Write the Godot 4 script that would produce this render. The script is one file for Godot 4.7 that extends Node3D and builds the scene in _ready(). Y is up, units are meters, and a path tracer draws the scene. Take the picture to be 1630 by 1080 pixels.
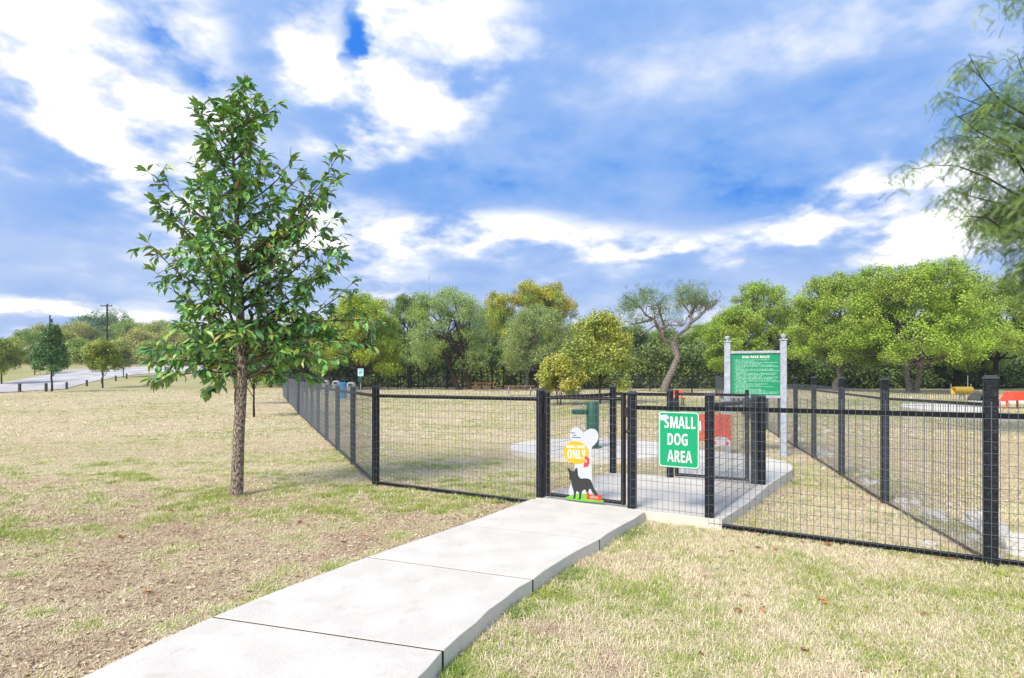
extends Node3D

# A dog park gate on a cloudy day. x is right, -z is away from the photographer, metres.

const LEAVES_AS_PARTS := 300
var rng := RandomNumberGenerator.new()
var n_big := FastNoiseLite.new()
var n_mid := FastNoiseLite.new()
var n_fine := FastNoiseLite.new()
var n_gap := FastNoiseLite.new()
var used := {}
var M := {}
var CL := {}      # leaf clump meshes

func _ready():
	rng.seed = 7
	set_noise(n_big, 11, 0.11, 3)
	set_noise(n_mid, 23, 0.55, 3)
	set_noise(n_fine, 37, 2.4, 2)
	set_noise(n_gap, 5, 0.35, 2)
	make_camera_and_light()
	make_materials()
	make_clumps()
	build_ground()
	build_concrete()
	build_road()
	print("ground ", Time.get_ticks_msec())
	build_fences()
	build_gates()
	build_signs()
	build_main_tree()
	build_corner_mesquite()
	print("main tree ", Time.get_ticks_msec())
	build_park_furniture()
	build_background_trees()
	build_left_hill()
	print("trees ", Time.get_ticks_msec())
	build_grass()
	build_litter()
	print("done ", Time.get_ticks_msec())

func make_camera_and_light():
	var cam := Camera3D.new()
	cam.name = "camera"
	add_child(cam)
	cam.position = Vector3(0, 1.6, 0)
	cam.near = 0.05
	cam.far = 900.0
	cam.projection = Camera3D.PROJECTION_FRUSTUM
	cam.size = 0.05 * 1080.0 / 940.0
	cam.frustum_offset = Vector2(0, 0.05 * 64.0 / 940.0)
	cam.current = true
	var env := Environment.new()
	env.background_mode = Environment.BG_SKY
	var sky := Sky.new()
	var sm := PanoramaSkyMaterial.new()
	sm.panorama = make_sky()
	sky.sky_material = sm
	env.sky = sky
	env.tonemap_mode = Environment.TONE_MAPPER_LINEAR
	env.tonemap_exposure = 1.2
	env.sdfgi_enabled = true
	env.ssao_enabled = true
	env.ssil_enabled = true
	env.fog_enabled = true
	env.fog_density = 0.0004
	env.fog_light_color = Color(0.80, 0.86, 0.95)
	var we := WorldEnvironment.new()
	we.name = "world_environment"
	we.environment = env
	add_child(we)
	var sun := DirectionalLight3D.new()
	sun.name = "sun"
	add_child(sun)
	sun.light_energy = 1.25
	sun.light_color = Color(1.0, 0.95, 0.87)
	sun.light_angular_distance = 22.0
	sun.shadow_enabled = true
	sun.look_at_from_position(Vector3(-4.5, 6.6, 6.0), Vector3.ZERO, Vector3.UP)

func set_noise(n: FastNoiseLite, s: int, f: float, oct: int):
	n.seed = s
	n.noise_type = FastNoiseLite.TYPE_SIMPLEX_SMOOTH
	n.frequency = f
	n.fractal_type = FastNoiseLite.FRACTAL_FBM
	n.fractal_octaves = oct

# ---------------------------------------------------------------- sky
func make_sky() -> ImageTexture:
	# cloud masses as [azimuth, elevation, half width, half height in degrees, whiteness, blueness]
	var masses := []
	for b in [
		[60, 20, 100, 55, 1.0, 0.0], [170, 95, 95, 70, 1.25, 0.0], [255, 165, 75, 65, 1.25, 0.0], [300, 235, 60, 60, 0.9, 0.0], [170, 190, 60, 50, 0.5, 0.0],
		[640, 70, 95, 85, 1.3, 0.0], [610, 190, 55, 60, 1.0, 0.0], [500, 95, 42, 45, 0.9, 0.0], [740, 60, 80, 60, 0.8, 0.0], [720, 160, 60, 70, 0.45, 0.0], [290, 20, 60, 40, 0.7, 0.0],
		[590, 375, 70, 35, 0.7, 0.0], [720, 360, 90, 28, 0.85, 0.0], [840, 365, 60, 24, 0.9, 0.0], [960, 378, 90, 22, 0.6, 0.0], [1110, 388, 100, 20, 0.75, 0.0], [1260, 362, 70, 26, 0.5, 0.0],
		[1400, 325, 85, 42, 1.15, 0.0], [1500, 350, 80, 60, 0.8, 0.0], [1320, 345, 40, 30, 0.7, 0.0], [640, 462, 60, 18, 0.7, 0.0], [30, 498, 120, 16, 0.7, 0.0], [230, 500, 150, 16, 0.65, 0.0],
		[960, 495, 60, 14, 0.5, 0.0], [1120, 500, 40, 14, 0.45, 0.0], [520, 360, 70, 60, 0.4, 0.0], [30, 170, 60, 40, 0.3, 0.0], [250, 330, 120, 60, 0.25, 0.0], [1230, 60, 260, 60, 0.12, 0.0], [870, 110, 70, 60, 0.25, 0.0], [1500, 120, 150, 90, 0.2, 0.0],
		[120, 315, 130, 45, -0.4, 0.55], [40, 150, 70, 40, -0.2, 0.3], [562, 62, 16, 42, -1.5, 1.6], [225, 65, 26, 16, -1.1, 1.3], [300, 150, 18, 26, -0.6, 0.9],
		[1000, 250, 260, 90, -0.5, 0.6], [700, 290, 110, 45, -0.35, 0.65], [1180, 330, 90, 30, -0.4, 0.6], [1080, 445, 260, 40, -0.3, 0.3], [430, 70, 70, 70, -0.3, 0.5], [530, 250, 60, 60, -0.2, 0.35],
		[850, 455, 120, 30, -0.2, 0.45], [110, 420, 180, 45, -0.25, 0.05], [1350, 200, 200, 60, -0.25, 0.3], [1000, 30, 120, 40, -0.1, 0.25]]:
		var dx: float = b[0] - 815.0
		var dy: float = 604.0 - b[1]
		var flat: float = sqrt(dx * dx + 940.0 * 940.0)
		masses.append([atan2(dx, 940.0), atan2(dy, flat), b[2] / 940.0, b[3] / 940.0, b[4], b[5]])
	var W := 4096
	var HH := 1024
	# the large masses on a coarse grid
	var gw := 512
	var gh := 128
	var gwhite := PackedFloat32Array()
	var gblue := PackedFloat32Array()
	gwhite.resize((gw + 1) * (gh + 1))
	gblue.resize((gw + 1) * (gh + 1))
	var coarse := FastNoiseLite.new()
	set_noise(coarse, 71, 0.95, 3)
	for j in gh + 1:
		var el: float = float(j) / gh * PI / 2.0
		for i in gw + 1:
			var az: float = wrapf(float(i % gw) / gw * TAU, -PI, PI)
			var inside: float = smoothstep(0.92, 0.68, absf(az)) * smoothstep(0.80, 0.56, el)
			var w := 0.0
			var bl := 0.0
			if inside > 0.0:
				for m in masses:
					var a: float = (az - m[0]) / m[2]
					var e: float = (el - m[1]) / m[3]
					var r: float = a * a + e * e
					if r < 7.0:
						var k: float = exp(-0.75 * r)
						w += m[4] * k
						bl += m[5] * k
			var d := Vector3(sin(az) * cos(el), sin(el), -cos(az) * cos(el))
			var p := d / (d.y + 0.22)
			var o := coarse.get_noise_3d(p.x * 0.85 + 4.0, 3.0, p.z * 0.85)
			var ow: float = clampf(o * 1.9 + 0.22, -0.5, 0.78)
			var ob: float = clampf(-o * 1.6 + 0.1, 0.0, 0.7)
			gwhite[j * (gw + 1) + i] = lerpf(ow, 0.86 * tanh(w / 0.86), inside)
			gblue[j * (gw + 1) + i] = lerpf(ob, bl, inside)
	var puff := FastNoiseLite.new()
	set_noise(puff, 301, 2.6, 7)
	puff.fractal_gain = 0.58
	var soft := FastNoiseLite.new()
	set_noise(soft, 302, 0.9, 3)
	var img := Image.create(W, HH * 2, false, Image.FORMAT_RGBF)
	img.fill(Color(0.22, 0.21, 0.16))
	var data := PackedFloat32Array()
	data.resize(W * HH * 3)
	for y in HH:
		var el: float = (float(HH - y) - 0.5) / HH * PI / 2.0
		var sy := sin(el)
		var cy := cos(el)
		var inv := 1.0 / (sy + 0.20)
		var gj: float = el / (PI / 2.0) * gh
		var j0 := int(gj)
		var fj := gj - j0
		var low: float = smoothstep(0.30, 0.02, el)
		for x in W:
			var az: float = (x + 0.5) / W * TAU
			var px := sin(az) * cy * inv
			var pz := -cos(az) * cy * inv
			var q := puff.get_noise_3d(px, sy * 1.2, pz)
			var s := soft.get_noise_3d(px, 7.0, pz)
			var gi: float = float(x) / W * gw + q * 5.0
			if gi < 0.0: gi += gw
			if gi >= gw: gi -= gw
			var i0 := int(gi)
			var fi := gi - i0
			var gj2: float = clampf(gj + s * 2.2 + q * 1.6, 0.0, gh - 1.001)
			j0 = int(gj2)
			fj = gj2 - j0
			var a := j0 * (gw + 1) + i0
			var c := a + gw + 1
			var w: float = lerpf(lerpf(gwhite[a], gwhite[a + 1], fi), lerpf(gwhite[c], gwhite[c + 1], fi), fj)
			var b: float = lerpf(lerpf(gblue[a], gblue[a + 1], fi), lerpf(gblue[c], gblue[c + 1], fi), fj)
			var v: float = w + q * (0.80 + 1.0 * clampf(w * 1.6, 0.0, 1.0)) + s * 0.22
			var t: float = clampf((v + 0.10) / 1.05, 0.0, 1.0)      # grey veil to white heap
			var deep: float = clampf(b * 0.85 - q * 0.9 - s * 0.25, 0.0, 1.0)
			# veil colour
			var r := lerpf(0.36, 0.13, deep)
			var g := lerpf(0.50, 0.32, deep)
			var bb := lerpf(0.80, 0.74, deep)
			var hole: float = smoothstep(0.9, 1.5, b - q * 0.8)
			r = lerpf(r, 0.03, hole)
			g = lerpf(g, 0.20, hole)
			bb = lerpf(bb, 0.74, hole)
			r = lerpf(r, 0.50, low * 0.45)
			g = lerpf(g, 0.59, low * 0.45)
			bb = lerpf(bb, 0.76, low * 0.45)
			var t2: float = t * t * (3.0 - 2.0 * t)
			var shine: float = lerpf(0.9, 1.9, smoothstep(0.55, 1.25, v))
			var k := (y * W + x) * 3
			data[k] = lerpf(r, 0.99 * shine, t2)
			data[k + 1] = lerpf(g, 1.0 * shine, t2)
			data[k + 2] = lerpf(bb, 1.04 * shine, t2)
	var top := Image.create_from_data(W, HH, false, Image.FORMAT_RGBF, data.to_byte_array())
	img.blit_rect(top, Rect2i(0, 0, W, HH), Vector2i.ZERO)
	print("sky ", Time.get_ticks_msec())
	return ImageTexture.create_from_image(img)

# ---------------------------------------------------------------- names
func numbered(called: String) -> String:
	var n: int = used.get(called, 0)
	used[called] = n + 1
	return called if n == 0 else "%s_%03d" % [called, n]

func tag(o: Node, label: String, category: String, group := "", kind := ""):
	if label: o.set_meta("label", label)
	if category: o.set_meta("category", category)
	if group: o.set_meta("group", group)
	if kind: o.set_meta("kind", kind)

func thing(called: String, at: Vector3, label: String, category: String, group := "") -> Node3D:
	var o := Node3D.new()
	o.name = numbered(called)
	add_child(o)
	o.position = at
	tag(o, label, category, group)
	return o

func part(st: SurfaceTool, called: String, mat: Material, parent: Node, smooth := true) -> MeshInstance3D:
	if smooth: st.generate_normals()
	var mi := MeshInstance3D.new()
	mi.name = called
	mi.mesh = st.commit()
	mi.material_override = mat
	parent.add_child(mi, true)
	return mi

func ground_piece(st: SurfaceTool, called: String, mat: Material) -> MeshInstance3D:
	var o := part(st, numbered(called), mat, self)
	o.set_meta("kind", "structure")
	return o

func begin() -> SurfaceTool:
	var st := SurfaceTool.new()
	st.begin(Mesh.PRIMITIVE_TRIANGLES)
	return st

# ---------------------------------------------------------------- shapes
func tri(st: SurfaceTool, a: Vector3, b: Vector3, c: Vector3):
	st.add_vertex(a); st.add_vertex(b); st.add_vertex(c)

func quad(st: SurfaceTool, a: Vector3, b: Vector3, c: Vector3, d: Vector3):
	tri(st, a, b, c); tri(st, a, c, d)

# box with bevelled edges, centred in t
func box(st: SurfaceTool, t: Transform3D, size: Vector3, bevel := 0.004):
	st.set_smooth_group(-1)
	var h := size / 2.0
	var c: float = minf(bevel, minf(h.x, minf(h.y, h.z)) * 0.45)
	var P := {}
	for sx in [-1, 1]:
		for sy in [-1, 1]:
			for sz in [-1, 1]:
				P[[sx, sy, sz, 0]] = t * Vector3(sx * h.x, sy * (h.y - c), sz * (h.z - c))
				P[[sx, sy, sz, 1]] = t * Vector3(sx * (h.x - c), sy * h.y, sz * (h.z - c))
				P[[sx, sy, sz, 2]] = t * Vector3(sx * (h.x - c), sy * (h.y - c), sz * h.z)
	var mid := t.origin
	for s in [-1, 1]:
		face(st, mid, [P[[s, -1, -1, 0]], P[[s, 1, -1, 0]], P[[s, 1, 1, 0]], P[[s, -1, 1, 0]]])
		face(st, mid, [P[[-1, s, -1, 1]], P[[1, s, -1, 1]], P[[1, s, 1, 1]], P[[-1, s, 1, 1]]])
		face(st, mid, [P[[-1, -1, s, 2]], P[[1, -1, s, 2]], P[[1, 1, s, 2]], P[[-1, 1, s, 2]]])
	for a in [-1, 1]:
		for b in [-1, 1]:
			face(st, mid, [P[[a, b, -1, 0]], P[[a, b, 1, 0]], P[[a, b, 1, 1]], P[[a, b, -1, 1]]])
			face(st, mid, [P[[a, -1, b, 0]], P[[a, 1, b, 0]], P[[a, 1, b, 2]], P[[a, -1, b, 2]]])
			face(st, mid, [P[[-1, a, b, 1]], P[[1, a, b, 1]], P[[1, a, b, 2]], P[[-1, a, b, 2]]])
			for d in [-1, 1]:
				face(st, mid, [P[[a, b, d, 0]], P[[a, b, d, 1]], P[[a, b, d, 2]]])

# a convex face turned away from mid
func face(st: SurfaceTool, mid: Vector3, p: Array):
	var n: Vector3 = (p[1] - p[0]).cross(p[2] - p[0])
	if n.dot(p[0] - mid) > 0.0:      # front faces run clockwise
		p.reverse()
	for k in range(1, p.size() - 1):
		tri(st, p[0], p[k], p[k + 1])

func beam(st: SurfaceTool, a: Vector3, b: Vector3, w: float, h: float, bevel := 0.004):
	var d := (b - a).normalized()
	var up := Vector3.UP if absf(d.y) < 0.95 else Vector3.RIGHT
	var r := up.cross(d).normalized()
	var u := d.cross(r).normalized()
	box(st, Transform3D(Basis(r, u, d), (a + b) / 2.0), Vector3(w, h, (b - a).length()), bevel)

# open thin bar for wires
func wire(st: SurfaceTool, a: Vector3, b: Vector3, w: float):
	st.set_smooth_group(-1)
	var d := (b - a).normalized()
	var up := Vector3.UP if absf(d.y) < 0.9 else Vector3.RIGHT
	var r := up.cross(d).normalized() * w * 0.5
	var u := d.cross(r).normalized() * w * 0.5
	var c := [r + u, r - u, -r - u, -r + u]
	for k in 4:
		var p: Vector3 = c[k]
		var q: Vector3 = c[(k + 1) % 4]
		quad(st, a + p, b + p, b + q, a + q)

func tube(st: SurfaceTool, pts: Array, radii: Array, sides := 7, cap := true, rough := 0.0):
	st.set_smooth_group(0)
	var rings := []
	var ref := Vector3(0.31, 0.2, 0.93)
	for i in pts.size():
		var d: Vector3
		if i == 0: d = pts[1] - pts[0]
		elif i == pts.size() - 1: d = pts[i] - pts[i - 1]
		else: d = pts[i + 1] - pts[i - 1]
		d = d.normalized()
		if absf(d.dot(ref)) > 0.97: ref = Vector3(0.9, 0.1, -0.3)
		var u := (ref - d * d.dot(ref)).normalized()
		ref = u
		var v := d.cross(u)
		var ring := []
		for k in sides:
			var a := TAU * k / sides
			var rr: float = radii[i]
			if rough > 0.0: rr *= 1.0 + rough * rng.randf_range(-1, 1)
			ring.append(pts[i] + (u * cos(a) + v * sin(a)) * rr)
		rings.append(ring)
	for i in pts.size() - 1:
		for k in sides:
			var k2 := (k + 1) % sides
			quad(st, rings[i][k], rings[i + 1][k], rings[i + 1][k2], rings[i][k2])
	if cap:
		st.set_smooth_group(-1)
		for k in range(1, sides - 1):
			tri(st, rings[0][0], rings[0][k], rings[0][k + 1])
			var l: Array = rings[pts.size() - 1]
			tri(st, l[0], l[k + 1], l[k])

func lathe(st: SurfaceTool, at: Vector3, prof: Array, sides := 20):
	# prof: [radius, height] from bottom to top
	st.set_smooth_group(-1)
	for i in prof.size() - 1:
		st.set_smooth_group(i if absf(prof[i + 1][0] - prof[i][0]) > 0.6 * absf(prof[i + 1][1] - prof[i][1]) else 900)
		for k in sides:
			var a := TAU * k / sides
			var b := TAU * (k + 1) / sides
			var ca := Vector3(cos(a), 0, sin(a))
			var cb := Vector3(cos(b), 0, sin(b))
			var y0 := Vector3(0, prof[i][1], 0)
			var y1 := Vector3(0, prof[i + 1][1], 0)
			quad(st, at + ca * prof[i][0] + y0, at + cb * prof[i][0] + y0, at + cb * prof[i + 1][0] + y1, at + ca * prof[i + 1][0] + y1)

# flat outline with thickness, in t's xy plane from z0 to z1
func plate(st: SurfaceTool, t: Transform3D, pts: PackedVector2Array, z0: float, z1: float):
	st.set_smooth_group(-1)
	if Geometry2D.is_polygon_clockwise(pts): pts.reverse()
	var ix := Geometry2D.triangulate_polygon(pts)
	for k in range(0, ix.size(), 3):
		var p := [pts[ix[k]], pts[ix[k + 1]], pts[ix[k + 2]]]
		if (p[1] - p[0]).cross(p[2] - p[0]) > 0: p.reverse()
		tri(st, t * Vector3(p[0].x, p[0].y, z1), t * Vector3(p[1].x, p[1].y, z1), t * Vector3(p[2].x, p[2].y, z1))
		tri(st, t * Vector3(p[0].x, p[0].y, z0), t * Vector3(p[2].x, p[2].y, z0), t * Vector3(p[1].x, p[1].y, z0))
	for k in pts.size():
		var a := pts[k]
		var b := pts[(k + 1) % pts.size()]
		quad(st, t * Vector3(a.x, a.y, z0), t * Vector3(a.x, a.y, z1), t * Vector3(b.x, b.y, z1), t * Vector3(b.x, b.y, z0))

func oval(c: Vector2, rx: float, ry: float, n := 28) -> PackedVector2Array:
	var p := PackedVector2Array()
	for k in n: p.append(c + Vector2(cos(TAU * k / n) * rx, sin(TAU * k / n) * ry))
	return p

func round_rect(w: float, h: float, r: float) -> PackedVector2Array:
	var p := PackedVector2Array()
	for q in 4:
		var c := Vector2((w / 2 - r) * [1, -1, -1, 1][q], (h / 2 - r) * [1, 1, -1, -1][q])
		for k in 6:
			var a := PI / 2 * q + PI / 2 * k / 5.0
			p.append(c + Vector2(cos(a), sin(a)) * r)
	return p

func lettering(parent: Node, text: String, t: Transform3D, height: float, squeeze: float, mat: Material, weight := 700):
	var f := SystemFont.new()
	f.font_names = PackedStringArray(["Droid Sans"])
	f.font_weight = weight
	var m := TextMesh.new()
	m.text = text
	m.font = f
	m.font_size = 64
	m.pixel_size = height / 46.0
	m.depth = 0.0012
	m.horizontal_alignment = HORIZONTAL_ALIGNMENT_CENTER
	m.vertical_alignment = VERTICAL_ALIGNMENT_CENTER
	var mi := MeshInstance3D.new()
	mi.name = "lettering"
	mi.mesh = m
	mi.material_override = mat
	parent.add_child(mi, true)
	mi.transform = t * Transform3D(Basis.from_scale(Vector3(squeeze, 1, 1)), Vector3.ZERO)

# ---------------------------------------------------------------- the lie of the land
func rise(X: float, Z: float) -> float:
	var e := 0.5 * smoothstep(15.0, 62.0, Z)
	e += 4.6 * smoothstep(64.0, 132.0, Z) * smoothstep(-14.0, -48.0, X)
	if Z > 3.0 and Z < 60.0:
		e += n_big.get_noise_2d(X * 1.3, Z * 1.3) * 0.05 * smoothstep(12.0, 30.0, Z)
	# the soil has settled a little along the right edge of the landing
	e -= 0.05 * exp(-((X - 4.6) * (X - 4.6) + (Z - 8.6) * (Z - 8.6)) / 2.2)
	return e

func V(X: float, Z: float, h: float) -> Vector3:      # h above the ground there
	return Vector3(X, rise(X, Z) + h, -Z)

# dryness of the lawn at a spot: x = green share, y = bare brown share
func lawn(X: float, Z: float) -> Vector2:
	var a := n_big.get_noise_2d(X, Z)
	var b := n_mid.get_noise_2d(X * 1.6, Z * 1.6)
	var c := n_fine.get_noise_2d(X, Z)
	var near: float = smoothstep(14.0, 8.0, Z) * smoothstep(2.2, -1.2, X)
	var green := 0.14 + 0.5 * a + (0.45 + 0.45 * near) * b + (0.22 + 0.35 * near) * c
	var brown := 0.10 - 0.35 * a - (0.3 + 0.6 * near) * b - (0.35 + 0.35 * near) * c
	var path_x: float = 0.9 - 0.8 * (6.6 - Z) + 0.06 * (6.6 - Z) * (6.6 - Z) * 1.6
	if Z < 7.5 and X > path_x - 0.3:          # mown verge on the right, greener towards the path
		green += 0.40 + 0.25 * exp(-pow((X - path_x) / 1.3, 2)) * smoothstep(5.2, 3.2, Z)
		brown -= 0.35
		green -= 0.3 * smoothstep(4.6, 5.6, Z) * smoothstep(0.8, 3.0, X)
	elif X < 0.5 and Z < 12.0:               # litter under and before the young tree
		brown += 0.26 * smoothstep(8.8, 6.0, Z) - 0.15 * smoothstep(8.0, 11.0, Z)
		green += 0.34 * exp(-pow((Z - 7.5) / 0.9, 2)) * smoothstep(-5.0, -3.2, X) + 0.22 * exp(-pow((Z - 6.2) / 0.7, 2)) * smoothstep(-2.2, -3.5, X)
		brown += 0.7 * exp(-(pow(X + 3.77, 2) + pow(Z - 8.0, 2)) / 0.12)
	elif Z < 15.0:
		brown += 0.16
	if Z > 16.0:
		green += 0.26 * exp(-pow((Z - 33.0) / 12.0, 2)) * smoothstep(-18.0, -6.0, X) + 0.18 * smoothstep(45.0, 62.0, Z)
		brown -= 0.15
	if X < -30.0 and Z > 50.0: green += 0.3 * smoothstep(52.0, 68.0, Z)
	if X > 8.0 and Z < 40.0: green += 0.12
	return Vector2(clampf(green, 0.0, 1.0), clampf(brown, 0.0, 1.0))

func lawn_colour(X: float, Z: float) -> Color:
	var l := lawn(X, Z)
	var s := Color(0.80, 0.69, 0.49)
	s = s.lerp(Color(0.56, 0.435, 0.315), l.y * 0.85)
	s = s.lerp(Color(0.34, 0.40, 0.12), l.x * 0.72)
	return s

# ---------------------------------------------------------------- materials
func mat(r: float, g: float, b: float, rough := 0.8, metal := 0.0, spec := 0.5) -> StandardMaterial3D:
	var m := StandardMaterial3D.new()
	m.albedo_color = Color(r, g, b).linear_to_srgb()
	m.roughness = rough
	m.metallic = metal
	m.metallic_specular = spec
	return m

func noise_tex(freq: float, oct: int, lo: Color, hi: Color, size := 512, s := 1, bias := 0.0) -> NoiseTexture2D:
	var n := FastNoiseLite.new()
	set_noise(n, s, freq, oct)
	var g := Gradient.new()
	g.set_color(0, lo)
	g.set_color(1, hi)
	g.set_offset(0, 0.25 + bias)
	g.set_offset(1, 0.75 + bias)
	var t := NoiseTexture2D.new()
	t.width = size
	t.height = size
	t.seamless = true
	t.noise = n
	t.color_ramp = g
	return t

func bump_tex(freq: float, oct: int, strength: float, size := 512, s := 1) -> NoiseTexture2D:
	var n := FastNoiseLite.new()
	set_noise(n, s, freq, oct)
	var t := NoiseTexture2D.new()
	t.width = size
	t.height = size
	t.seamless = true
	t.noise = n
	t.as_normal_map = true
	t.bump_strength = strength
	return t

func textured(m: StandardMaterial3D, tex: Texture2D, scale: float, bump: Texture2D = null, world := true) -> StandardMaterial3D:
	m.albedo_texture = tex
	m.uv1_triplanar = true
	m.uv1_world_triplanar = world
	m.uv1_scale = Vector3.ONE * scale
	if bump:
		m.normal_enabled = true
		m.normal_texture = bump
	return m

func straw_texture() -> ImageTexture:
	var S := 1024
	var r := RandomNumberGenerator.new()
	r.seed = 99
	var d := PackedFloat32Array()
	d.resize(S * S)
	d.fill(0.84)
	for k in 60000:
		var x := r.randf() * S
		var y := r.randf() * S
		var a := r.randf() * TAU
		var v := r.randf_range(0.62, 1.0)
		var dx := cos(a)
		var dy := sin(a)
		var bend := r.randf_range(-0.06, 0.06)
		for i in r.randi_range(5, 15):
			d[(int(y) & (S - 1)) * S + (int(x) & (S - 1))] = v
			x += dx
			y += dy
			dx += -dy * bend
			dy += dx * bend
	var by := PackedByteArray()
	by.resize(S * S * 3)
	for k in S * S:
		var v := int(d[k] * 255.0)
		by[k * 3] = v
		by[k * 3 + 1] = v
		by[k * 3 + 2] = mini(255, int(v * 0.97))
	var im := Image.create_from_data(S, S, false, Image.FORMAT_RGB8, by)
	im.generate_mipmaps()
	return ImageTexture.create_from_image(im)

func make_materials():
	var paint_noise := noise_tex(0.02, 4, Color(0.62, 0.66, 0.72), Color(1, 1, 1), 256, 3)
	var worn := noise_tex(0.035, 5, Color(0.46, 0.48, 0.52), Color(1, 1, 1), 512, 8)
	worn.color_ramp.set_offset(0, 0.66)
	worn.color_ramp.set_offset(1, 0.74)
	M.post = textured(mat(0.055, 0.065, 0.080, 0.45, 0.0, 0.35), worn, 2.2, bump_tex(0.05, 3, 1.2, 256, 9))
	M.rail = textured(mat(0.010, 0.012, 0.015, 0.45, 0.0, 0.35), paint_noise, 1.7)
	M.cap = mat(0.05, 0.06, 0.075, 0.4)
	M.wire = mat(0.13, 0.15, 0.18, 0.40, 0.2)
	M.gate = textured(mat(0.034, 0.028, 0.024, 0.55, 0.0, 0.35), noise_tex(0.04, 4, Color(0.55, 0.5, 0.48), Color(1, 1, 1), 256, 13), 2.0)
	M.rust = textured(mat(0.16, 0.10, 0.065, 0.85), noise_tex(0.05, 4, Color(0.6, 0.55, 0.5), Color(1, 1, 1), 256, 14), 2.0)
	M.latch = mat(0.02, 0.02, 0.022, 0.5)
	M.steel = mat(0.42, 0.43, 0.44, 0.38, 0.8)
	M.screw = mat(0.3, 0.3, 0.3, 0.35, 0.9)
	M.concrete = textured(mat(0.67, 0.645, 0.59, 0.9, 0.0, 0.3), noise_tex(0.007, 7, Color(0.955, 0.955, 0.955), Color(1, 1, 1), 1024, 21), 0.30, bump_tex(0.25, 3, 0.8, 512, 22))
	var stain := NoiseTexture2D.new()
	var sn := FastNoiseLite.new()
	set_noise(sn, 77, 0.03, 5)
	var sg := Gradient.new()
	sg.set_color(0, Color(0.55, 0.52, 0.48, 0.16))
	sg.set_color(1, Color(0.45, 0.42, 0.38, 0.0))
	sg.set_offset(0, 0.10)
	sg.set_offset(1, 0.30)
	stain.noise = sn
	stain.width = 512
	stain.height = 512
	stain.seamless = true
	stain.color_ramp = sg
	M.concrete.normal_scale = 0.35
	M.concrete.detail_enabled = true
	M.concrete.detail_albedo = stain
	M.concrete.detail_blend_mode = BaseMaterial3D.BLEND_MODE_MIX
	M.slab_edge = textured(mat(0.56, 0.545, 0.52, 0.95, 0.0, 0.2), noise_tex(0.06, 5, Color(0.66, 0.65, 0.63), Color(1, 1, 1), 512, 24), 1.3, bump_tex(0.12, 4, 3.0, 512, 25))
	M.asphalt = textured(mat(0.55, 0.54, 0.54, 0.95, 0.0, 0.3), noise_tex(0.01, 5, Color(0.85, 0.85, 0.86), Color(1, 1, 1), 512, 26), 0.05)
	M.ground = textured(mat(1, 1, 1, 1.0, 0.0, 0.0), straw_texture(), 1.0 / 3.4, bump_tex(0.10, 4, 2.5, 512, 27))
	M.ground.vertex_color_use_as_albedo = true
	M.grass = mat(1, 1, 1, 0.8, 0.0, 0.2)
	M.grass.vertex_color_use_as_albedo = true
	M.grass.backlight = Color(0.25, 0.25, 0.2)
	M.leaf = mat(1, 1, 1, 0.5, 0.0, 0.4)
	M.leaf.vertex_color_use_as_albedo = true
	M.leaf.backlight = Color(0.5, 0.55, 0.35)
	M.bark = textured(mat(0.56, 0.49, 0.41, 0.95, 0.0, 0.2), noise_tex(0.05, 5, Color(0.35, 0.32, 0.3), Color(1, 1, 1), 512, 31), 2.2, bump_tex(0.06, 5, 5.0, 512, 32))
	M.bark.uv1_scale = Vector3(1.9, 0.55, 1.9)
	M.bark_dark = textured(mat(0.105, 0.085, 0.065, 1.0, 0.0, 0.1), noise_tex(0.05, 4, Color(0.5, 0.48, 0.45), Color(1, 1, 1), 256, 33), 1.0)
	M.bark_grey = textured(mat(0.40, 0.375, 0.345, 1.0, 0.0, 0.1), noise_tex(0.04, 4, Color(0.40, 0.38, 0.36), Color(1, 1, 1), 256, 34), 0.8, bump_tex(0.06, 4, 5.0, 256, 35))
	M.bark_mid = mat(0.20, 0.175, 0.15, 1.0, 0.0, 0.1)
	M.twig = mat(0.10, 0.078, 0.05, 0.9)
	M.sign_green = mat(0.0, 0.34, 0.15, 0.38)
	M.board_green = mat(0.0, 0.27, 0.12, 0.5)
	M.white = mat(0.82, 0.84, 0.85, 0.5)
	M.board_frame = textured(mat(0.46, 0.51, 0.58, 0.6), noise_tex(0.03, 4, Color(0.85, 0.86, 0.88), Color(1, 1, 1), 256, 41), 1.2)
	M.bone_white = mat(0.50, 0.54, 0.62, 0.45)
	M.orange = mat(0.86, 0.40, 0.02, 0.45)
	M.red = mat(0.72, 0.05, 0.025, 0.45)
	M.sign_red = textured(mat(0.70, 0.13, 0.07, 0.5), noise_tex(0.03, 3, Color(0.8, 0.72, 0.7), Color(1, 1, 1), 256, 43), 3.0)
	M.pink = mat(0.85, 0.45, 0.42, 0.5)
	M.dog = mat(0.028, 0.030, 0.034, 0.5)
	M.turf_print = mat(0.16, 0.47, 0.04, 0.5)
	M.ink = mat(0.07, 0.08, 0.14, 0.6)
	M.fountain = mat(0.008, 0.085, 0.05, 0.35)
	M.timber = textured(mat(0.44, 0.17, 0.10, 0.7), noise_tex(0.03, 4, Color(0.7, 0.68, 0.65), Color(1, 1, 1), 256, 44), 1.0)
	M.timber_pale = textured(mat(0.45, 0.27, 0.17, 0.8), noise_tex(0.03, 4, Color(0.7, 0.68, 0.65), Color(1, 1, 1), 256, 45), 1.0)
	M.blue = mat(0.02, 0.22, 0.52, 0.4)
	M.bin = mat(0.30, 0.31, 0.31, 0.6)
	M.dark = mat(0.02, 0.022, 0.024, 0.6)
	M.teal = mat(0.03, 0.30, 0.28, 0.5)
	M.sign_pale = mat(0.45, 0.66, 0.70, 0.5)
	M.play_yellow = mat(0.78, 0.50, 0.03, 0.4)
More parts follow.
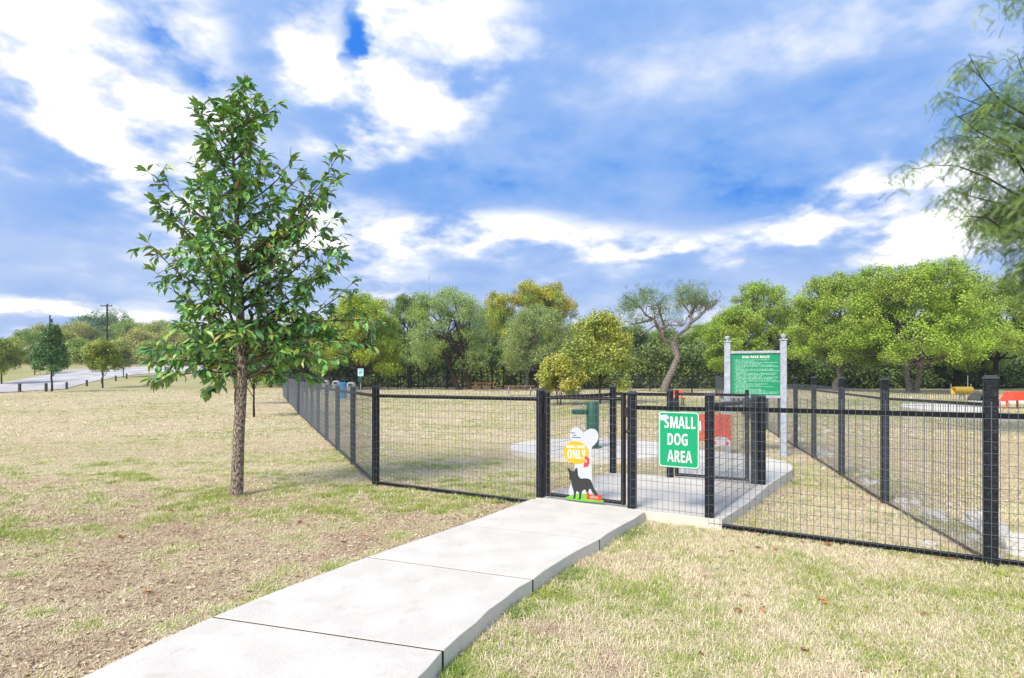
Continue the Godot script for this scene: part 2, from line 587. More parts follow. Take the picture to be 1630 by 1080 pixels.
	M.play_red = mat(0.80, 0.08, 0.03, 0.4)
	M.rock = textured(mat(0.80, 0.78, 0.74, 0.95, 0.0, 0.2), noise_tex(0.03, 5, Color(0.78, 0.76, 0.72), Color(1, 1, 1), 512, 51), 2.0, bump_tex(0.05, 5, 4.0, 256, 52))
	M.dead_leaf = mat(1, 1, 1, 0.75, 0.0, 0.3)
	M.dead_leaf.vertex_color_use_as_albedo = true
	M.pole = mat(0.03, 0.025, 0.022, 0.9)
	M.joint = mat(0.035, 0.03, 0.03, 1.0, 0.0, 0.1)
	M.bollard = mat(0.045, 0.05, 0.04, 0.8)

# ---------------------------------------------------------------- ground, concrete, road
func grid_lines(lo: float, a: float, b: float, hi: float, step: float, grow: float) -> Array:
	var l := []
	var x := a
	while x < b:
		l.append(x)
		x += step
	var s := step
	while x < hi:
		l.append(x)
		s = minf(s * grow, 12.0)
		x += s
	l.append(hi)
	s = step
	x = a
	while x > lo:
		s = minf(s * grow, 12.0)
		x -= s
		l.push_front(maxf(x, lo))
	return l

func build_ground():
	var xs := grid_lines(-330.0, -7.0, 7.0, 330.0, 0.13, 1.06)
	var zs := grid_lines(-40.0, 2.2, 12.0, 420.0, 0.13, 1.045)
	var verts := PackedVector3Array()
	var cols := PackedColorArray()
	var idx := PackedInt32Array()
	for Z in zs:
		for X in xs:
			var h := rise(X, Z)
			if Z < 14.0 and absf(X) < 9.0: h += n_fine.get_noise_2d(X * 0.8, Z * 0.8) * 0.012
			verts.append(Vector3(X, h, -Z))
			cols.append(lawn_colour(X, Z))
	var w := xs.size()
	for j in zs.size() - 1:
		for i in w - 1:
			var a := j * w + i
			idx.append_array(PackedInt32Array([a, a + w, a + w + 1, a, a + w + 1, a + 1]))
	var st := SurfaceTool.new()
	var arr := []
	arr.resize(Mesh.ARRAY_MAX)
	arr[Mesh.ARRAY_VERTEX] = verts
	arr[Mesh.ARRAY_COLOR] = cols
	arr[Mesh.ARRAY_INDEX] = idx
	var am := ArrayMesh.new()
	am.add_surface_from_arrays(Mesh.PRIMITIVE_TRIANGLES, arr)
	st.create_from(am, 0)
	ground_piece(st, "ground", M.ground)

func smooth_line(p: Array, steps: int) -> Array:
	var out := []
	for i in p.size() - 1:
		var a: Vector2 = p[maxi(i - 1, 0)]
		var d: Vector2 = p[mini(i + 2, p.size() - 1)]
		for k in steps:
			out.append((p[i] as Vector2).cubic_interpolate(p[i + 1], a, d, float(k) / steps))
	out.append(p[p.size() - 1])
	return out

# a cast slab: outline in (X, Z), worn upper edge
func slab(st: SurfaceTool, outline: Array, top: float, bottom: float):
	var pts := PackedVector2Array(outline)
	if Geometry2D.is_polygon_clockwise(pts): pts.reverse()
	var n := pts.size()
	var inner := PackedVector2Array()
	for k in n:
		var e0 := (pts[k] - pts[(k + n - 1) % n]).normalized()
		var e1 := (pts[(k + 1) % n] - pts[k]).normalized()
		var q := (Vector2(-e0.y, e0.x) + Vector2(-e1.y, e1.x)).normalized()
		inner.append(pts[k] + q * 0.004)
	var T := Transform3D(Basis(Vector3.RIGHT, Vector3(0, 0, -1), Vector3.UP), Vector3.ZERO)
	st.set_smooth_group(-1)
	var ix := Geometry2D.triangulate_polygon(inner)
	for k in range(0, ix.size(), 3):
		var p := [inner[ix[k]], inner[ix[k + 1]], inner[ix[k + 2]]]
		if (p[1] - p[0]).cross(p[2] - p[0]) > 0: p.reverse()
		tri(st, T * Vector3(p[0].x, p[0].y, top), T * Vector3(p[1].x, p[1].y, top), T * Vector3(p[2].x, p[2].y, top))
	for k in n:
		var j := (k + 1) % n
		var a := T * Vector3(pts[k].x, pts[k].y, top - 0.003)
		var b := T * Vector3(pts[j].x, pts[j].y, top - 0.003)
		quad(st, a, T * Vector3(inner[k].x, inner[k].y, top), T * Vector3(inner[j].x, inner[j].y, top), b)
		quad(st, T * Vector3(pts[k].x, pts[k].y, bottom), a, b, T * Vector3(pts[j].x, pts[j].y, bottom))

func holder(called: String) -> Node3D:
	var o := Node3D.new()
	o.name = numbered(called)
	o.set_meta("kind", "structure")
	add_child(o)
	return o

func build_concrete():
	var left := [Vector2(0.25, 7.33), Vector2(-0.51, 6.03), Vector2(-1.206, 4.93), Vector2(-1.87, 3.69), Vector2(-2.25, 2.55), Vector2(-2.5, 1.2), Vector2(-2.6, -0.2)]
	var right := [Vector2(1.49, 6.61), Vector2(0.80, 5.47), Vector2(0.14, 4.39), Vector2(-0.37, 3.23), Vector2(-0.66, 2.05), Vector2(-0.82, 0.8), Vector2(-0.9, -0.5)]
	var ls := smooth_line(left, 6)
	var rs := smooth_line(right, 6)
	for k in range(1, rs.size() - 1):
		rs[k] += Vector2(n_fine.get_noise_2d(k * 1.7, 3.0), n_fine.get_noise_2d(k * 1.7, 9.0)) * 0.025
	var path := holder("footpath")
	for s in left.size() - 1:
		var o := []
		for k in 7: o.append(ls[s * 6 + k])
		for k in 7: o.append(rs[s * 6 + 6 - k])
		# leave a joint at each end
		var d0: Vector2 = (o[1] - o[0]).normalized() * 0.011
		o[0] += d0; o[13] += d0; o[6] -= d0; o[7] -= d0
		var st := begin()
		slab(st, o, 0.115, -0.2)
		part(st, "concrete_slab", M.concrete, path)
		var js := begin()         # dirt and felt packed into the joint
		slab(js, [o[6] + d0 * 0.15, o[7] + d0 * 0.15, o[7] + d0 * 1.85, o[6] + d0 * 1.85], 0.1105, -0.1)
		part(js, "joint_filler", M.joint, path)
	var land := holder("gate_landing")
	var st2 := begin()
	slab(st2, [Vector2(0.29, 7.35), Vector2(1.5, 6.625), Vector2(2.21, 6.22), Vector2(2.85, 7.1), Vector2(3.62, 8.30), Vector2(1.6, 9.45)], 0.12, -0.25)
	part(st2, "concrete_slab", M.concrete, land)
	var o2 := [Vector2(2.48, 8.965), Vector2(3.63, 8.315), Vector2(4.2, 9.12), Vector2(4.62, 9.72), Vector2(4.84, 10.2), Vector2(4.9, 10.7), Vector2(4.78, 11.25), Vector2(4.3, 12.0), Vector2(3.75, 12.72)]
	for k in 6:
		var a := deg_to_rad(-10.0 - 7.0 * k)
		if k > 0: o2.append(Vector2(1.85 + 1.915 * cos(a), 13.05 + 1.915 * sin(a)))
	o2.append(Vector2(2.98, 10.6))
	st2 = begin()
	slab(st2, o2, 0.118, -0.25)
	part(st2, "concrete_slab", M.concrete, land)
	var pad := []
	for k in 44: pad.append(Vector2(1.85, 13.05) + Vector2(cos(TAU * k / 44), sin(TAU * k / 44)) * 1.9)
	st2 = begin()
	slab(st2, pad, 0.105, -0.2)
	ground_piece(st2, "fountain_pad", M.concrete)
	# pale paving in the large dog yard
	var far := []
	for k in 28:
		var a := TAU * k / 28
		far.append(Vector2(21.6 + 1.9 * cos(a) + 1.6 * sin(a), 29.6 + 4.2 * sin(a)))
	st2 = begin()
	slab(st2, far, rise(21.6, 29.6) + 0.07, -0.1)
	ground_piece(st2, "yard_pad", M.concrete)
	st2 = begin()
	slab(st2, [Vector2(17.6, 22.4), Vector2(23, 21.4), Vector2(33, 21.0), Vector2(33, 22.8), Vector2(23.5, 23.2), Vector2(17.8, 24.2)], rise(20, 22.5) + 0.06, -0.1)
	ground_piece(st2, "yard_path", M.concrete)
	st2 = begin()
	slab(st2, [Vector2(27.0, 33.4), Vector2(45, 33.4), Vector2(45, 37.2), Vector2(28.5, 37.2)], rise(30, 35) + 0.07, -0.1)
	ground_piece(st2, "yard_pad", M.concrete)

func build_road():
	var near := smooth_line([Vector2(-41.0, 30.0), Vector2(-43.7, 50.3), Vector2(-47.2, 61.0), Vector2(-54.9, 74.7), Vector2(-58.0, 82.5), Vector2(-59.0, 88.7), Vector2(-58.5, 94.0), Vector2(-52.0, 101.0), Vector2(-40.0, 108.0)], 8)
	var far := smooth_line([Vector2(-60.0, 52.0), Vector2(-66.0, 70.0), Vector2(-68.8, 79.3), Vector2(-72.5, 90.8), Vector2(-75.2, 97.6), Vector2(-74.5, 104.0), Vector2(-68.0, 109.0), Vector2(-58.0, 114.0), Vector2(-42.0, 117.0)], 8)
	var st := begin()
	st.set_smooth_group(0)
	for k in near.size() - 1:
		for j in 10:
			var q := []
			for c in [[k, j], [k, j + 1], [k + 1, j + 1], [k + 1, j]]:
				var p: Vector2 = (near[c[0]] as Vector2).lerp(far[c[0]], c[1] / 10.0)
				q.append(V(p.x, p.y, 0.06))
			quad(st, q[0], q[1], q[2], q[3])
	ground_piece(st, "road", M.asphalt)

# ---------------------------------------------------------------- fences
const LINE := Vector2(0.85, -0.526)       # run of the front fence in (X, Z)
const P0 := Vector2(-2.054, 8.90)
const P1 := Vector2(0.36, 7.41)
const P2 := Vector2(1.38, 6.78)
const P3 := Vector2(2.12, 6.33)
const P5 := Vector2(4.12, 5.08)
const P6 := Vector2(1.60, 9.34)
const P7 := Vector2(2.39, 8.92)
const P8 := Vector2(3.44, 8.36)

func post(parent: Node, p: Vector2, top: float, turn: float, size := 0.088, m: Material = null):
	var st := begin()
	var g := rise(p.x, p.y)
	var T := Transform3D(Basis(Vector3.UP, turn), Vector3(p.x, 0, -p.y))
	box(st, T * Transform3D(Basis(), Vector3(0, (top + g - 0.15) / 2.0, 0)), Vector3(size, top + 0.15 - 0.0 + g, size), 0.008)
	var o := part(st, "post", m if m else M.post, parent)
	var c := begin()
	box(c, T * Transform3D(Basis(), Vector3(0, top + g + 0.011, 0)), Vector3(size + 0.012, 0.022, size + 0.012), 0.006)
	box(c, T * Transform3D(Basis(), Vector3(0, top + g + 0.027, 0)), Vector3(size - 0.012, 0.014, size - 0.012), 0.006)
	part(c, "cap", M.cap, o)

func wire_panel(parent: Node, a: Vector2, b: Vector2, lo: float, hi: float, side: float, off := 0.05, across := 0.058, thick := 0.0034):
	var st := begin()
	var run := b - a
	var L := run.length()
	var d := run / L
	var n := Vector2(-d.y, d.x) * side * off
	var ga := rise(a.x, a.y)
	var gb := rise(b.x, b.y)
	var count := int(L / across)
	for k in count + 1:
		var t := float(k) / count
		var p := a + run * t + n
		var g := lerpf(ga, gb, t)
		var sway := rng.randf_range(-0.004, 0.004)
		wire(st, Vector3(p.x, g + lo, -p.y), Vector3(p.x + sway, g + hi, -p.y), thick)
	var y := lo + 0.03
	while y < hi + 0.01:
		var y2 := minf(y, hi)
		wire(st, Vector3(a.x + n.x * 1.06, ga + y2, -(a.y + n.y * 1.06)), Vector3(b.x + n.x * 1.06, gb + y2, -(b.y + n.y * 1.06)), thick)
		y += 0.0995
	var o := part(st, "wire_mesh", M.wire, parent)
	o.set_meta("kind", "stuff")

func rail(parent: Node, a: Vector2, b: Vector2, h: float, size: float, called: String, gap := 0.04, m: Material = null):
	var d := (b - a).normalized() * gap
	var st := begin()
	var A := V(a.x + d.x, a.y + d.y, h)
	var B := V(b.x - d.x, b.y - d.y, h)
	beam(st, A, B, size, size, 0.006)
	part(st, called, m if m else M.rail, parent)

# posts along pts, rails and wire mesh between them
func fence(called: String, label: String, group: String, pts: Array, tops: Array, rail_h: float, mesh_h: float, side: float, opt := {}) -> Node3D:
	var root := thing(called, Vector3.ZERO, label, "fence", group)
	for k in pts.size():
		var d: Vector2 = (pts[mini(k + 1, pts.size() - 1)] - pts[maxi(k - 1, 0)])
		var top: float = tops[k] if k < tops.size() else tops[tops.size() - 1]
		if top > 0.0: post(root, pts[k], top, atan2(d.y, d.x), opt.get("size", 0.088))
	for k in pts.size() - 1:
		rail(root, pts[k], pts[k + 1], rail_h, opt.get("rail", 0.048), "top_rail")
		if not opt.has("no_low"): rail(root, pts[k], pts[k + 1], opt.get("low", 0.045), opt.get("low_size", 0.042), "bottom_rail", 0.04, opt.get("low_mat", M.rail))
		wire_panel(root, pts[k], pts[k + 1], 0.04 + opt.get("lift", 0.0), mesh_h, side, opt.get("off", 0.05), opt.get("across", 0.058) * (2.2 if k > opt.get("thin_after", 99) else 1.0), opt.get("thick", 0.0034))
	return root

func build_fences():
	fence("wire_fence", "black welded wire fence panel between corner post and dog sign gate", "", [P0, P1], [1.47, 1.45], 1.35, 1.47, -1.0)
	fence("wire_fence", "black wire fence panel carrying the green small dog sign", "", [P2, P3], [1.43, 1.42], 1.275, 1.40, -1.0, {"no_low": true, "lift": 0.09})
	fence("wire_fence", "black wire fence at right edge with tall worn corner post", "", [P3, P5, P5 + LINE * 2.4], [0.0, 1.60, 1.6], 1.285, 1.41, -1.0, {"size": 0.098})
	fence("wire_fence", "left side panel of gate enclosure beside the green fountain", "", [P1, P6], [0.0, 1.47], 1.36, 1.46, 1.0, {"no_low": true, "lift": 0.09})
	fence("wire_fence", "short rear panel of gate enclosure behind the small dog sign", "", [P6, P7], [0.0, 1.42], 1.37, 1.44, -1.0, {"no_low": true, "lift": 0.09})
	fence("wire_fence", "right side panel of gate enclosure with bluish double end post", "", [P3, P8], [0.0, 1.38], 1.315, 1.40, -1.0, {"no_low": true, "lift": 0.09})
	var encl := get_node("wire_fence_005")
	post(encl, P8 + Vector2(0.085, -0.045), 1.37, atan2(LINE.y, LINE.x))
	var line := []
	for k in 17: line.append(P0 + Vector2(-0.393, 0.92) * 2.37 * k)
	fence("long_wire_fence", "long black wire fence running away along the dry field at left", "", line, [0.0, 1.43], 1.35, 1.47, 1.0)
	var div := []
	for z in [5.08, 7.75, 9.85, 11.95, 13.9, 16.2, 18.6, 21.0, 23.4, 25.8, 28.2, 30.6, 33.0, 35.4, 37.8, 40.2, 42.6, 45.0, 47.4]:
		div.append(Vector2(4.12 + 0.29 * (z - 5.08), z))
	fence("dividing_wire_fence", "black post and wire fence dividing the dog yards beside limestone rocks", "", div, [0.0, 1.62], 1.38, 1.49, 1.0, {"rail": 0.03, "low": 0.03, "low_size": 0.03, "low_mat": M.rust, "size": 0.084, "thin_after": 8, "thick": 0.003})
	var back := []
	var bl := [line[16], Vector2(-20, 66), Vector2(8, 64.5), div[18]]
	for s in 3:
		var n := int((bl[s + 1] - bl[s]).length() / 2.44)
		for k in n: back.append((bl[s] as Vector2).lerp(bl[s + 1], float(k) / n))
	back.append(bl[3])
	fence("rear_wire_fence", "dark wire fence along the far tree line behind the picnic tables", "", back, [1.5], 1.42, 1.5, 1.0, {"rail": 0.045, "across": 0.10, "thick": 0.004})

func gate(called: String, label: String, a: Vector2, b: Vector2, hinge_gap: float, side: float) -> Node3D:
	# a hinge post, b latch post
	var root := thing(called, Vector3.ZERO, label, "gate")
	var d := (b - a).normalized()
	var L := (b - a).length()
	var s0 := a + d * hinge_gap
	var s1 := a + d * (L - 0.105)
	var turn := atan2(d.y, d.x)
	for q in [[s0, 1.435], [s1, 1.445]]:
		var st := begin()
		var p: Vector2 = q[0]
		box(st, Transform3D(Basis(Vector3.UP, turn), Vector3(p.x, (q[1] + 0.145) / 2.0, -p.y)), Vector3(0.05, q[1] - 0.145, 0.05), 0.007)
		part(st, "stile", M.gate, root)
	for h in [1.373, 0.168]:
		var st := begin()
		beam(st, Vector3(s0.x + d.x * 0.027, h, -(s0.y + d.y * 0.027)), Vector3(s1.x - d.x * 0.027, h, -(s1.y - d.y * 0.027)), 0.04, 0.04, 0.006)
		part(st, "crossbar", M.gate, root)
	wire_panel(root, s0, s1, 0.15, 1.44, side, 0.03)
	for h in [0.42, 1.22]:
		var st := begin()
		var p := a + d * (0.046 + 0.016)
		tube(st, [Vector3(p.x, h - 0.05, -p.y), Vector3(p.x, h + 0.05, -p.y)], [0.013, 0.013], 10)
		part(st, "hinge", M.latch, root)
	var lt := begin()
	var lp := s1 + d * 0.052
	var n := Vector2(-d.y, d.x) * side
	box(lt, Transform3D(Basis(Vector3.UP, turn), Vector3(lp.x + n.x * 0.015, 1.22, -(lp.y + n.y * 0.015))), Vector3(0.055, 0.11, 0.04), 0.006)
	var latch := part(lt, "latch", M.latch, root)
	var kn := begin()
	var kp := lp + n * 0.045
	tube(kn, [Vector3(kp.x, 1.0, -kp.y), Vector3(kp.x + d.x * 0.05, 1.0, -(kp.y + d.y * 0.05))], [0.016, 0.016], 10)
	part(kn, "knob", M.latch, latch)
	return root

func build_gates():
	gate("wire_gate", "black wire gate at end of footpath with bone shaped sign", P1, P2, 0.098, -1.0)
	gate("wire_gate", "inner black wire gate carrying the red sign", P7, P8, 0.10, -1.0)

# ---------------------------------------------------------------- signs
func on_line(a: Vector2, d: Vector2, u: float, h: float, out: float) -> Transform3D:
	# frame of a sign hung on a fence line: x along, y up, z towards the footpath
	var r := Vector3(d.x, 0, -d.y).normalized()
	var n := r.cross(Vector3.UP)
	return Transform3D(Basis(r, Vector3.UP, n), Vector3(a.x + d.x * u, h, -(a.y + d.y * u)) + n * out)

func outline(s: String) -> PackedVector2Array:
	var p := PackedVector2Array()
	for q in s.split(" "):
		var c := q.split(",")
		p.append(Vector2(c[0].to_float(), c[1].to_float()))
	return p

func rounded(p: PackedVector2Array, times := 2) -> PackedVector2Array:
	for t in times:
		var q := PackedVector2Array()
		for k in p.size():
			var a := p[k]
			var b := p[(k + 1) % p.size()]
			q.append(a.lerp(b, 0.25))
			q.append(a.lerp(b, 0.75))
		p = q
	return p

func print_layer(root: Node, called: String, T: Transform3D, p: PackedVector2Array, z: float, m: Material):
	var st := begin()
	plate(st, T, p, z - 0.0012, z)
	part(st, called, m, root)

func build_signs():
	# green yard sign
	var T := on_line(P2, LINE, 0.555, 0.94, 0.068)
	var s := thing("yard_sign", Vector3.ZERO, "green sign reading small dog area wired to the fence", "sign")
	var st := begin()
	plate(st, T, round_rect(0.445, 0.615, 0.035), -0.002, 0.002)
	part(st, "panel", M.sign_green, s)
	var rim := begin()
	var o := round_rect(0.430, 0.600, 0.030)
	var i := round_rect(0.414, 0.584, 0.025)
	rim.set_smooth_group(-1)
	for k in o.size():
		var k2 := (k + 1) % o.size()
		quad(rim, T * Vector3(o[k].x, o[k].y, 0.0032), T * Vector3(i[k].x, i[k].y, 0.0032), T * Vector3(i[k2].x, i[k2].y, 0.0032), T * Vector3(o[k2].x, o[k2].y, 0.0032))
	part(rim, "border", M.white, s)
	for w in [["SMALL", 0.185, 0.62, 0.012], ["DOG", 0.0, 0.62, -0.012], ["AREA", -0.185, 0.62, 0.010]]:
		lettering(s, w[0], T * Transform3D(Basis(), Vector3(w[3], w[1], 0.0034)), 0.125, w[2], M.white)
	for y in [0.27, -0.275]:
		var b := begin()
		var c := T * Vector3(0.0, y, 0.002)
		tube(b, [c, c + T.basis.z * 0.006], [0.010, 0.008], 10)
		part(b, "bolt", M.screw, s)
	print_layer(s, "torn_sticker", T, outline("-0.205,0.262 -0.20,0.205 -0.165,0.205 -0.15,0.185 -0.125,0.215 -0.115,0.255 -0.135,0.272 -0.17,0.268"), 0.0062, M.bone_white)

	# the bone shaped gate sign
	T = on_line(P1, LINE, 0.0, 0.0, 0.045)
	s = thing("bone_sign", Vector3.ZERO, "white bone shaped gate sign with black dog and orange oval", "sign")
	st = begin()
	plate(st, T, rounded(outline("0.515,1.025 0.473,1.011 0.439,0.977 0.428,0.928 0.439,0.881 0.462,0.849 0.489,0.812 0.499,0.718 0.499,0.566 0.489,0.489 0.473,0.373 0.436,0.313 0.415,0.263 0.42,0.206 0.446,0.156 0.577,0.156 0.72,0.185 0.72,0.452 0.712,0.732 0.718,0.798 0.751,0.823 0.786,0.862 0.803,0.91 0.801,0.956 0.776,0.997 0.736,1.015 0.685,1.011 0.644,0.986 0.613,0.952 0.587,0.979 0.556,1.01"), 1), -0.003, 0.003)
	part(st, "bone_panel", M.bone_white, s)
	st = begin()
	plate(st, T, oval(Vector2(0.512, 0.718), 0.169, 0.137, 36), 0.0032, 0.0062)
	var ov := part(st, "oval_panel", M.orange, s)
	var tilt := Basis(Vector3(0, 0, 1), deg_to_rad(2.0))
	lettering(ov, "ONLY", T * Transform3D(tilt, Vector3(0.518, 0.695, 0.0075)), 0.105, 0.64, M.white)
	lettering(ov, "SMALL DOGS", T * Transform3D(tilt, Vector3(0.508, 0.788, 0.0075)), 0.036, 0.80, M.white)
	print_layer(s, "arrow", T, outline("0.600,0.682 0.664,0.679 0.688,0.648 0.688,0.608 0.672,0.580 0.684,0.569 0.613,0.548 0.626,0.628 0.641,0.600 0.657,0.620 0.651,0.643 0.610,0.655"), 0.0080, M.red)
	st = begin()
	plate(st, T, rounded(outline("0.34,0.150 0.399,0.175 0.473,0.212 0.577,0.234 0.68,0.233 0.781,0.215 0.841,0.193 0.886,0.157 0.731,0.146 0.525,0.141"), 1), -0.003, 0.0042)
	part(st, "turf_panel", M.turf_print, s)
	st = begin()
	plate(st, T, rounded(outline("0.399,0.522 0.42,0.517 0.457,0.486 0.489,0.489 0.509,0.533 0.53,0.532 0.536,0.483 0.541,0.436 0.577,0.406 0.629,0.42 0.685,0.416 0.71,0.395 0.731,0.341 0.751,0.296 0.781,0.266 0.796,0.235 0.781,0.178 0.751,0.17 0.761,0.19 0.759,0.236 0.72,0.265 0.7,0.31 0.675,0.279 0.675,0.256 0.644,0.253 0.639,0.29 0.598,0.271 0.582,0.232 0.577,0.157 0.538,0.157 0.556,0.173 0.554,0.248 0.515,0.259 0.509,0.206 0.504,0.160 0.464,0.160 0.485,0.184 0.481,0.26 0.457,0.305 0.454,0.381 0.431,0.384 0.418,0.407 0.425,0.436 0.409,0.483"), 1), -0.002, 0.0058)
	part(st, "dog_silhouette", M.dog, s)
	st = begin()
	plate(st, T, rounded(outline("0.644,0.248 0.68,0.256 0.692,0.225 0.801,0.226 0.816,0.245 0.851,0.241 0.846,0.208 0.843,0.175 0.811,0.167 0.796,0.179 0.692,0.182 0.675,0.168 0.649,0.173 0.659,0.212"), 1), 0.0044, 0.0072)
	var rb := part(st, "small_bone", M.red, s)
	for k in 5: print_layer(rb, "print_mark", T, outline("%f,0.195 %f,0.195 %f,0.214 %f,0.214" % [0.70 + k * 0.021, 0.715 + k * 0.021, 0.715 + k * 0.021, 0.70 + k * 0.021]), 0.0086, M.pink)
	var mk := [[0.492, 0.925, 0.030], [0.516, 0.899, 0.118], [0.468, 0.952, 0.055]]
	for q in mk:
		var x: float = q[0] - q[2] / 2
		while x < q[0] + q[2] / 2:
			var w: float = rng.randf_range(0.005, 0.011)
			print_layer(s, "print_mark", T, outline("%f,%f %f,%f %f,%f %f,%f" % [x, q[1] - 0.006, x + w, q[1] - 0.006, x + w, q[1] + 0.006, x, q[1] + 0.006]), 0.0046, M.ink)
			x += w + 0.003

	# the red sign on the inner gate
	var d2 := (P8 - P7).normalized()
	T = on_line(P7, d2, 0.60, 0.86, 0.045)
	s = thing("red_sign", Vector3.ZERO, "faded red sign with white print on the inner gate", "sign")
	st = begin()
	plate(st, T, outline("-0.30,-0.19 -0.285,0.225 0.27,0.235 0.275,-0.14 0.262,-0.21 0.02,-0.225 -0.10,-0.17"), -0.002, 0.002)
	part(st, "panel", M.sign_red, s)
	for q in [[-0.26, 0.05, 0.03, 0.16], [-0.20, 0.03, 0.034, 0.17], [-0.15, 0.05, 0.026, 0.15], [-0.06, 0.09, 0.03, 0.14], [0.0, 0.07, 0.028, 0.10], [-0.23, 0.15, 0.12, 0.02]]:
		print_layer(s, "print_mark", T, outline("%f,%f %f,%f %f,%f %f,%f" % [q[0] - q[2] / 2, q[1] - q[3] / 2, q[0] + q[2] / 2, q[1] - q[3] / 2 + 0.01, q[0] + q[2] / 2 - 0.006, q[1] + q[3] / 2, q[0] - q[2] / 2 - 0.004, q[1] + q[3] / 2 - 0.008]), 0.0036, M.white)
	st = begin()
	var arch := PackedVector2Array()
	for k in 15: arch.append(Vector2(0.145 + 0.125 * cos(PI * k / 14.0), -0.175 + 0.085 * sin(PI * k / 14.0)))
	arch.append(Vector2(0.02, -0.232))
	arch.append(Vector2(0.27, -0.222))
	plate(st, T, arch, 0.0022, 0.005)
	var ar := part(st, "white_panel", M.bone_white, s)
	for x in [0.055, 0.225]: print_layer(ar, "red_mark", T, oval(Vector2(x, -0.185), 0.022, 0.028, 12), 0.0066, M.red)
	print_layer(ar, "red_mark", T, outline("0.075,-0.195 0.205,-0.195 0.205,-0.175 0.075,-0.175"), 0.0066, M.pink)

	# rules board
	var A := Vector2(4.58, 12.55)
	var B := Vector2(5.61, 12.2)
	var d3 := (B - A).normalized()
	T = on_line(A, d3, 0.0, 0.0, 0.0)
	s = thing("rules_board", Vector3.ZERO, "tall green dog park rules board between two pale grey posts", "sign")
	for q in [0.0, 1.088]:
		st = begin()
		var sh: float = 0.0 if q == 0.0 else 0.02
		var at := T * Transform3D(Basis(), Vector3(q, 1.13 + sh / 2, 0))
		box(st, at, Vector3(0.125, 2.5 + sh, 0.125), 0.012)
		var p := part(st, "post", M.board_frame, s)
		st = begin()
		var top := T * Vector3(q, 2.38 + sh, 0)
		box(st, T * Transform3D(Basis(), Vector3(q, 2.395 + sh, 0)), Vector3(0.16, 0.028, 0.16), 0.008)
		part(st, "cap", M.board_frame, p)
		st = begin()
		lathe(st, top + Vector3(0, 0.029, 0), [[0.035, 0.0], [0.024, 0.015], [0.030, 0.022], [0.047, 0.045], [0.053, 0.068], [0.047, 0.092], [0.030, 0.108], [0.0, 0.114]], 16)
		part(st, "finial", M.board_frame, p)
	for h in [2.165, 1.232]:
		st = begin()
		box(st, T * Transform3D(Basis(), Vector3(0.544, h, 0)), Vector3(0.958, 0.055, 0.085), 0.006)
		part(st, "frame_rail", M.board_frame, s)
	st = begin()
	var c0 := T * Vector3(0.066, 1.262, 0.012)
	var c1 := T * Vector3(1.022, 1.262, 0.012)
	var c2 := T * Vector3(1.022, 2.136, 0.012)
	var c3 := T * Vector3(0.066, 2.136, 0.012)
	plate(st, T, outline("0.066,1.262 1.022,1.262 1.022,2.136 0.066,2.136"), -0.012, 0.009)
	var panel := part(st, "panel", M.board_green, s)
	st = begin()
	st.set_smooth_group(-1)
	var uvs := [Vector2(0, 1), Vector2(0, 0), Vector2(1, 0), Vector2(0, 1), Vector2(1, 0), Vector2(1, 1)]
	var vs := [c0, c3, c2, c0, c2, c1]
	for k in 6:
		st.set_uv(uvs[k])
		st.add_vertex(vs[k])
	var face_mat := mat(1, 1, 1, 0.5)
	face_mat.albedo_texture = rules_print()
	part(st, "printed_face", face_mat, panel)
	lettering(panel, "DOG PARK RULES", T * Transform3D(Basis(), Vector3(0.56, 2.065, 0.0135)), 0.05, 0.95, M.white)

# rows of small print, too small in the picture to read
func rules_print() -> ImageTexture:
	var w := 512
	var h := 468
	var im := Image.create(w, h, false, Image.FORMAT_RGB8)
	im.fill(Color(0.0, 0.27, 0.12).linear_to_srgb())
	var r := RandomNumberGenerator.new()
	r.seed = 5
	var ink := Color(0.85, 0.9, 0.87)
	var ends := [0.76, 0.48, 0.94, 0.62, 0.88, 0.97, 0.30, 0.82, 0.91, 0.27, 0.86, 0.90, 0.58, 0.94, 0.85, 0.86, 0.95, 0.28, 0.78, 0.62, 0.85, 0.33, 0.60, 0.72, 0.93, 0.86]
	for row in ends.size():
		var y := 66 + row * 15
		var x := 52
		if row % 3 == 0: im.fill_rect(Rect2i(36, y + 2, 6, 7), ink)
		while x < ends[row] * w:
			var letters := r.randi_range(2, 8)
			for k in letters:
				for q in r.randi_range(1, 3):
					if r.randf() < 0.6: im.fill_rect(Rect2i(x + r.randi_range(0, 3), y, 2, 9), ink)
					else: im.fill_rect(Rect2i(x, y + r.randi_range(0, 7), 5, 2), ink)
				x += 7
			x += 5
	im.generate_mipmaps()
	return ImageTexture.create_from_image(im)

# ---------------------------------------------------------------- leaves
func shade_var(v: float) -> Color:
	return Color(v, v, v)

# one leaf, folded along its midrib, pointing along +x, length 1
func leaf_mesh(w: float, fold: float, droop: float) -> ArrayMesh:
	var st := begin()
	st.set_smooth_group(-1)
	var mid := [Vector3(0, 0, 0), Vector3(0.28, 0.02, 0), Vector3(0.62, -0.02 - droop * 0.3, 0), Vector3(1, -0.06 - droop, 0)]
	for s in [-1.0, 1.0]:
		var e1 := Vector3(0.30, fold * 0.7, s * w * 0.85)
		var e2 := Vector3(0.64, fold * 0.8 - droop * 0.3, s * w)
		tri(st, mid[0], mid[1], e1)
		quad(st, mid[1], mid[2], e2, e1)
		tri(st, mid[2], mid[3], e2)
	st.generate_normals()
	return st.commit()

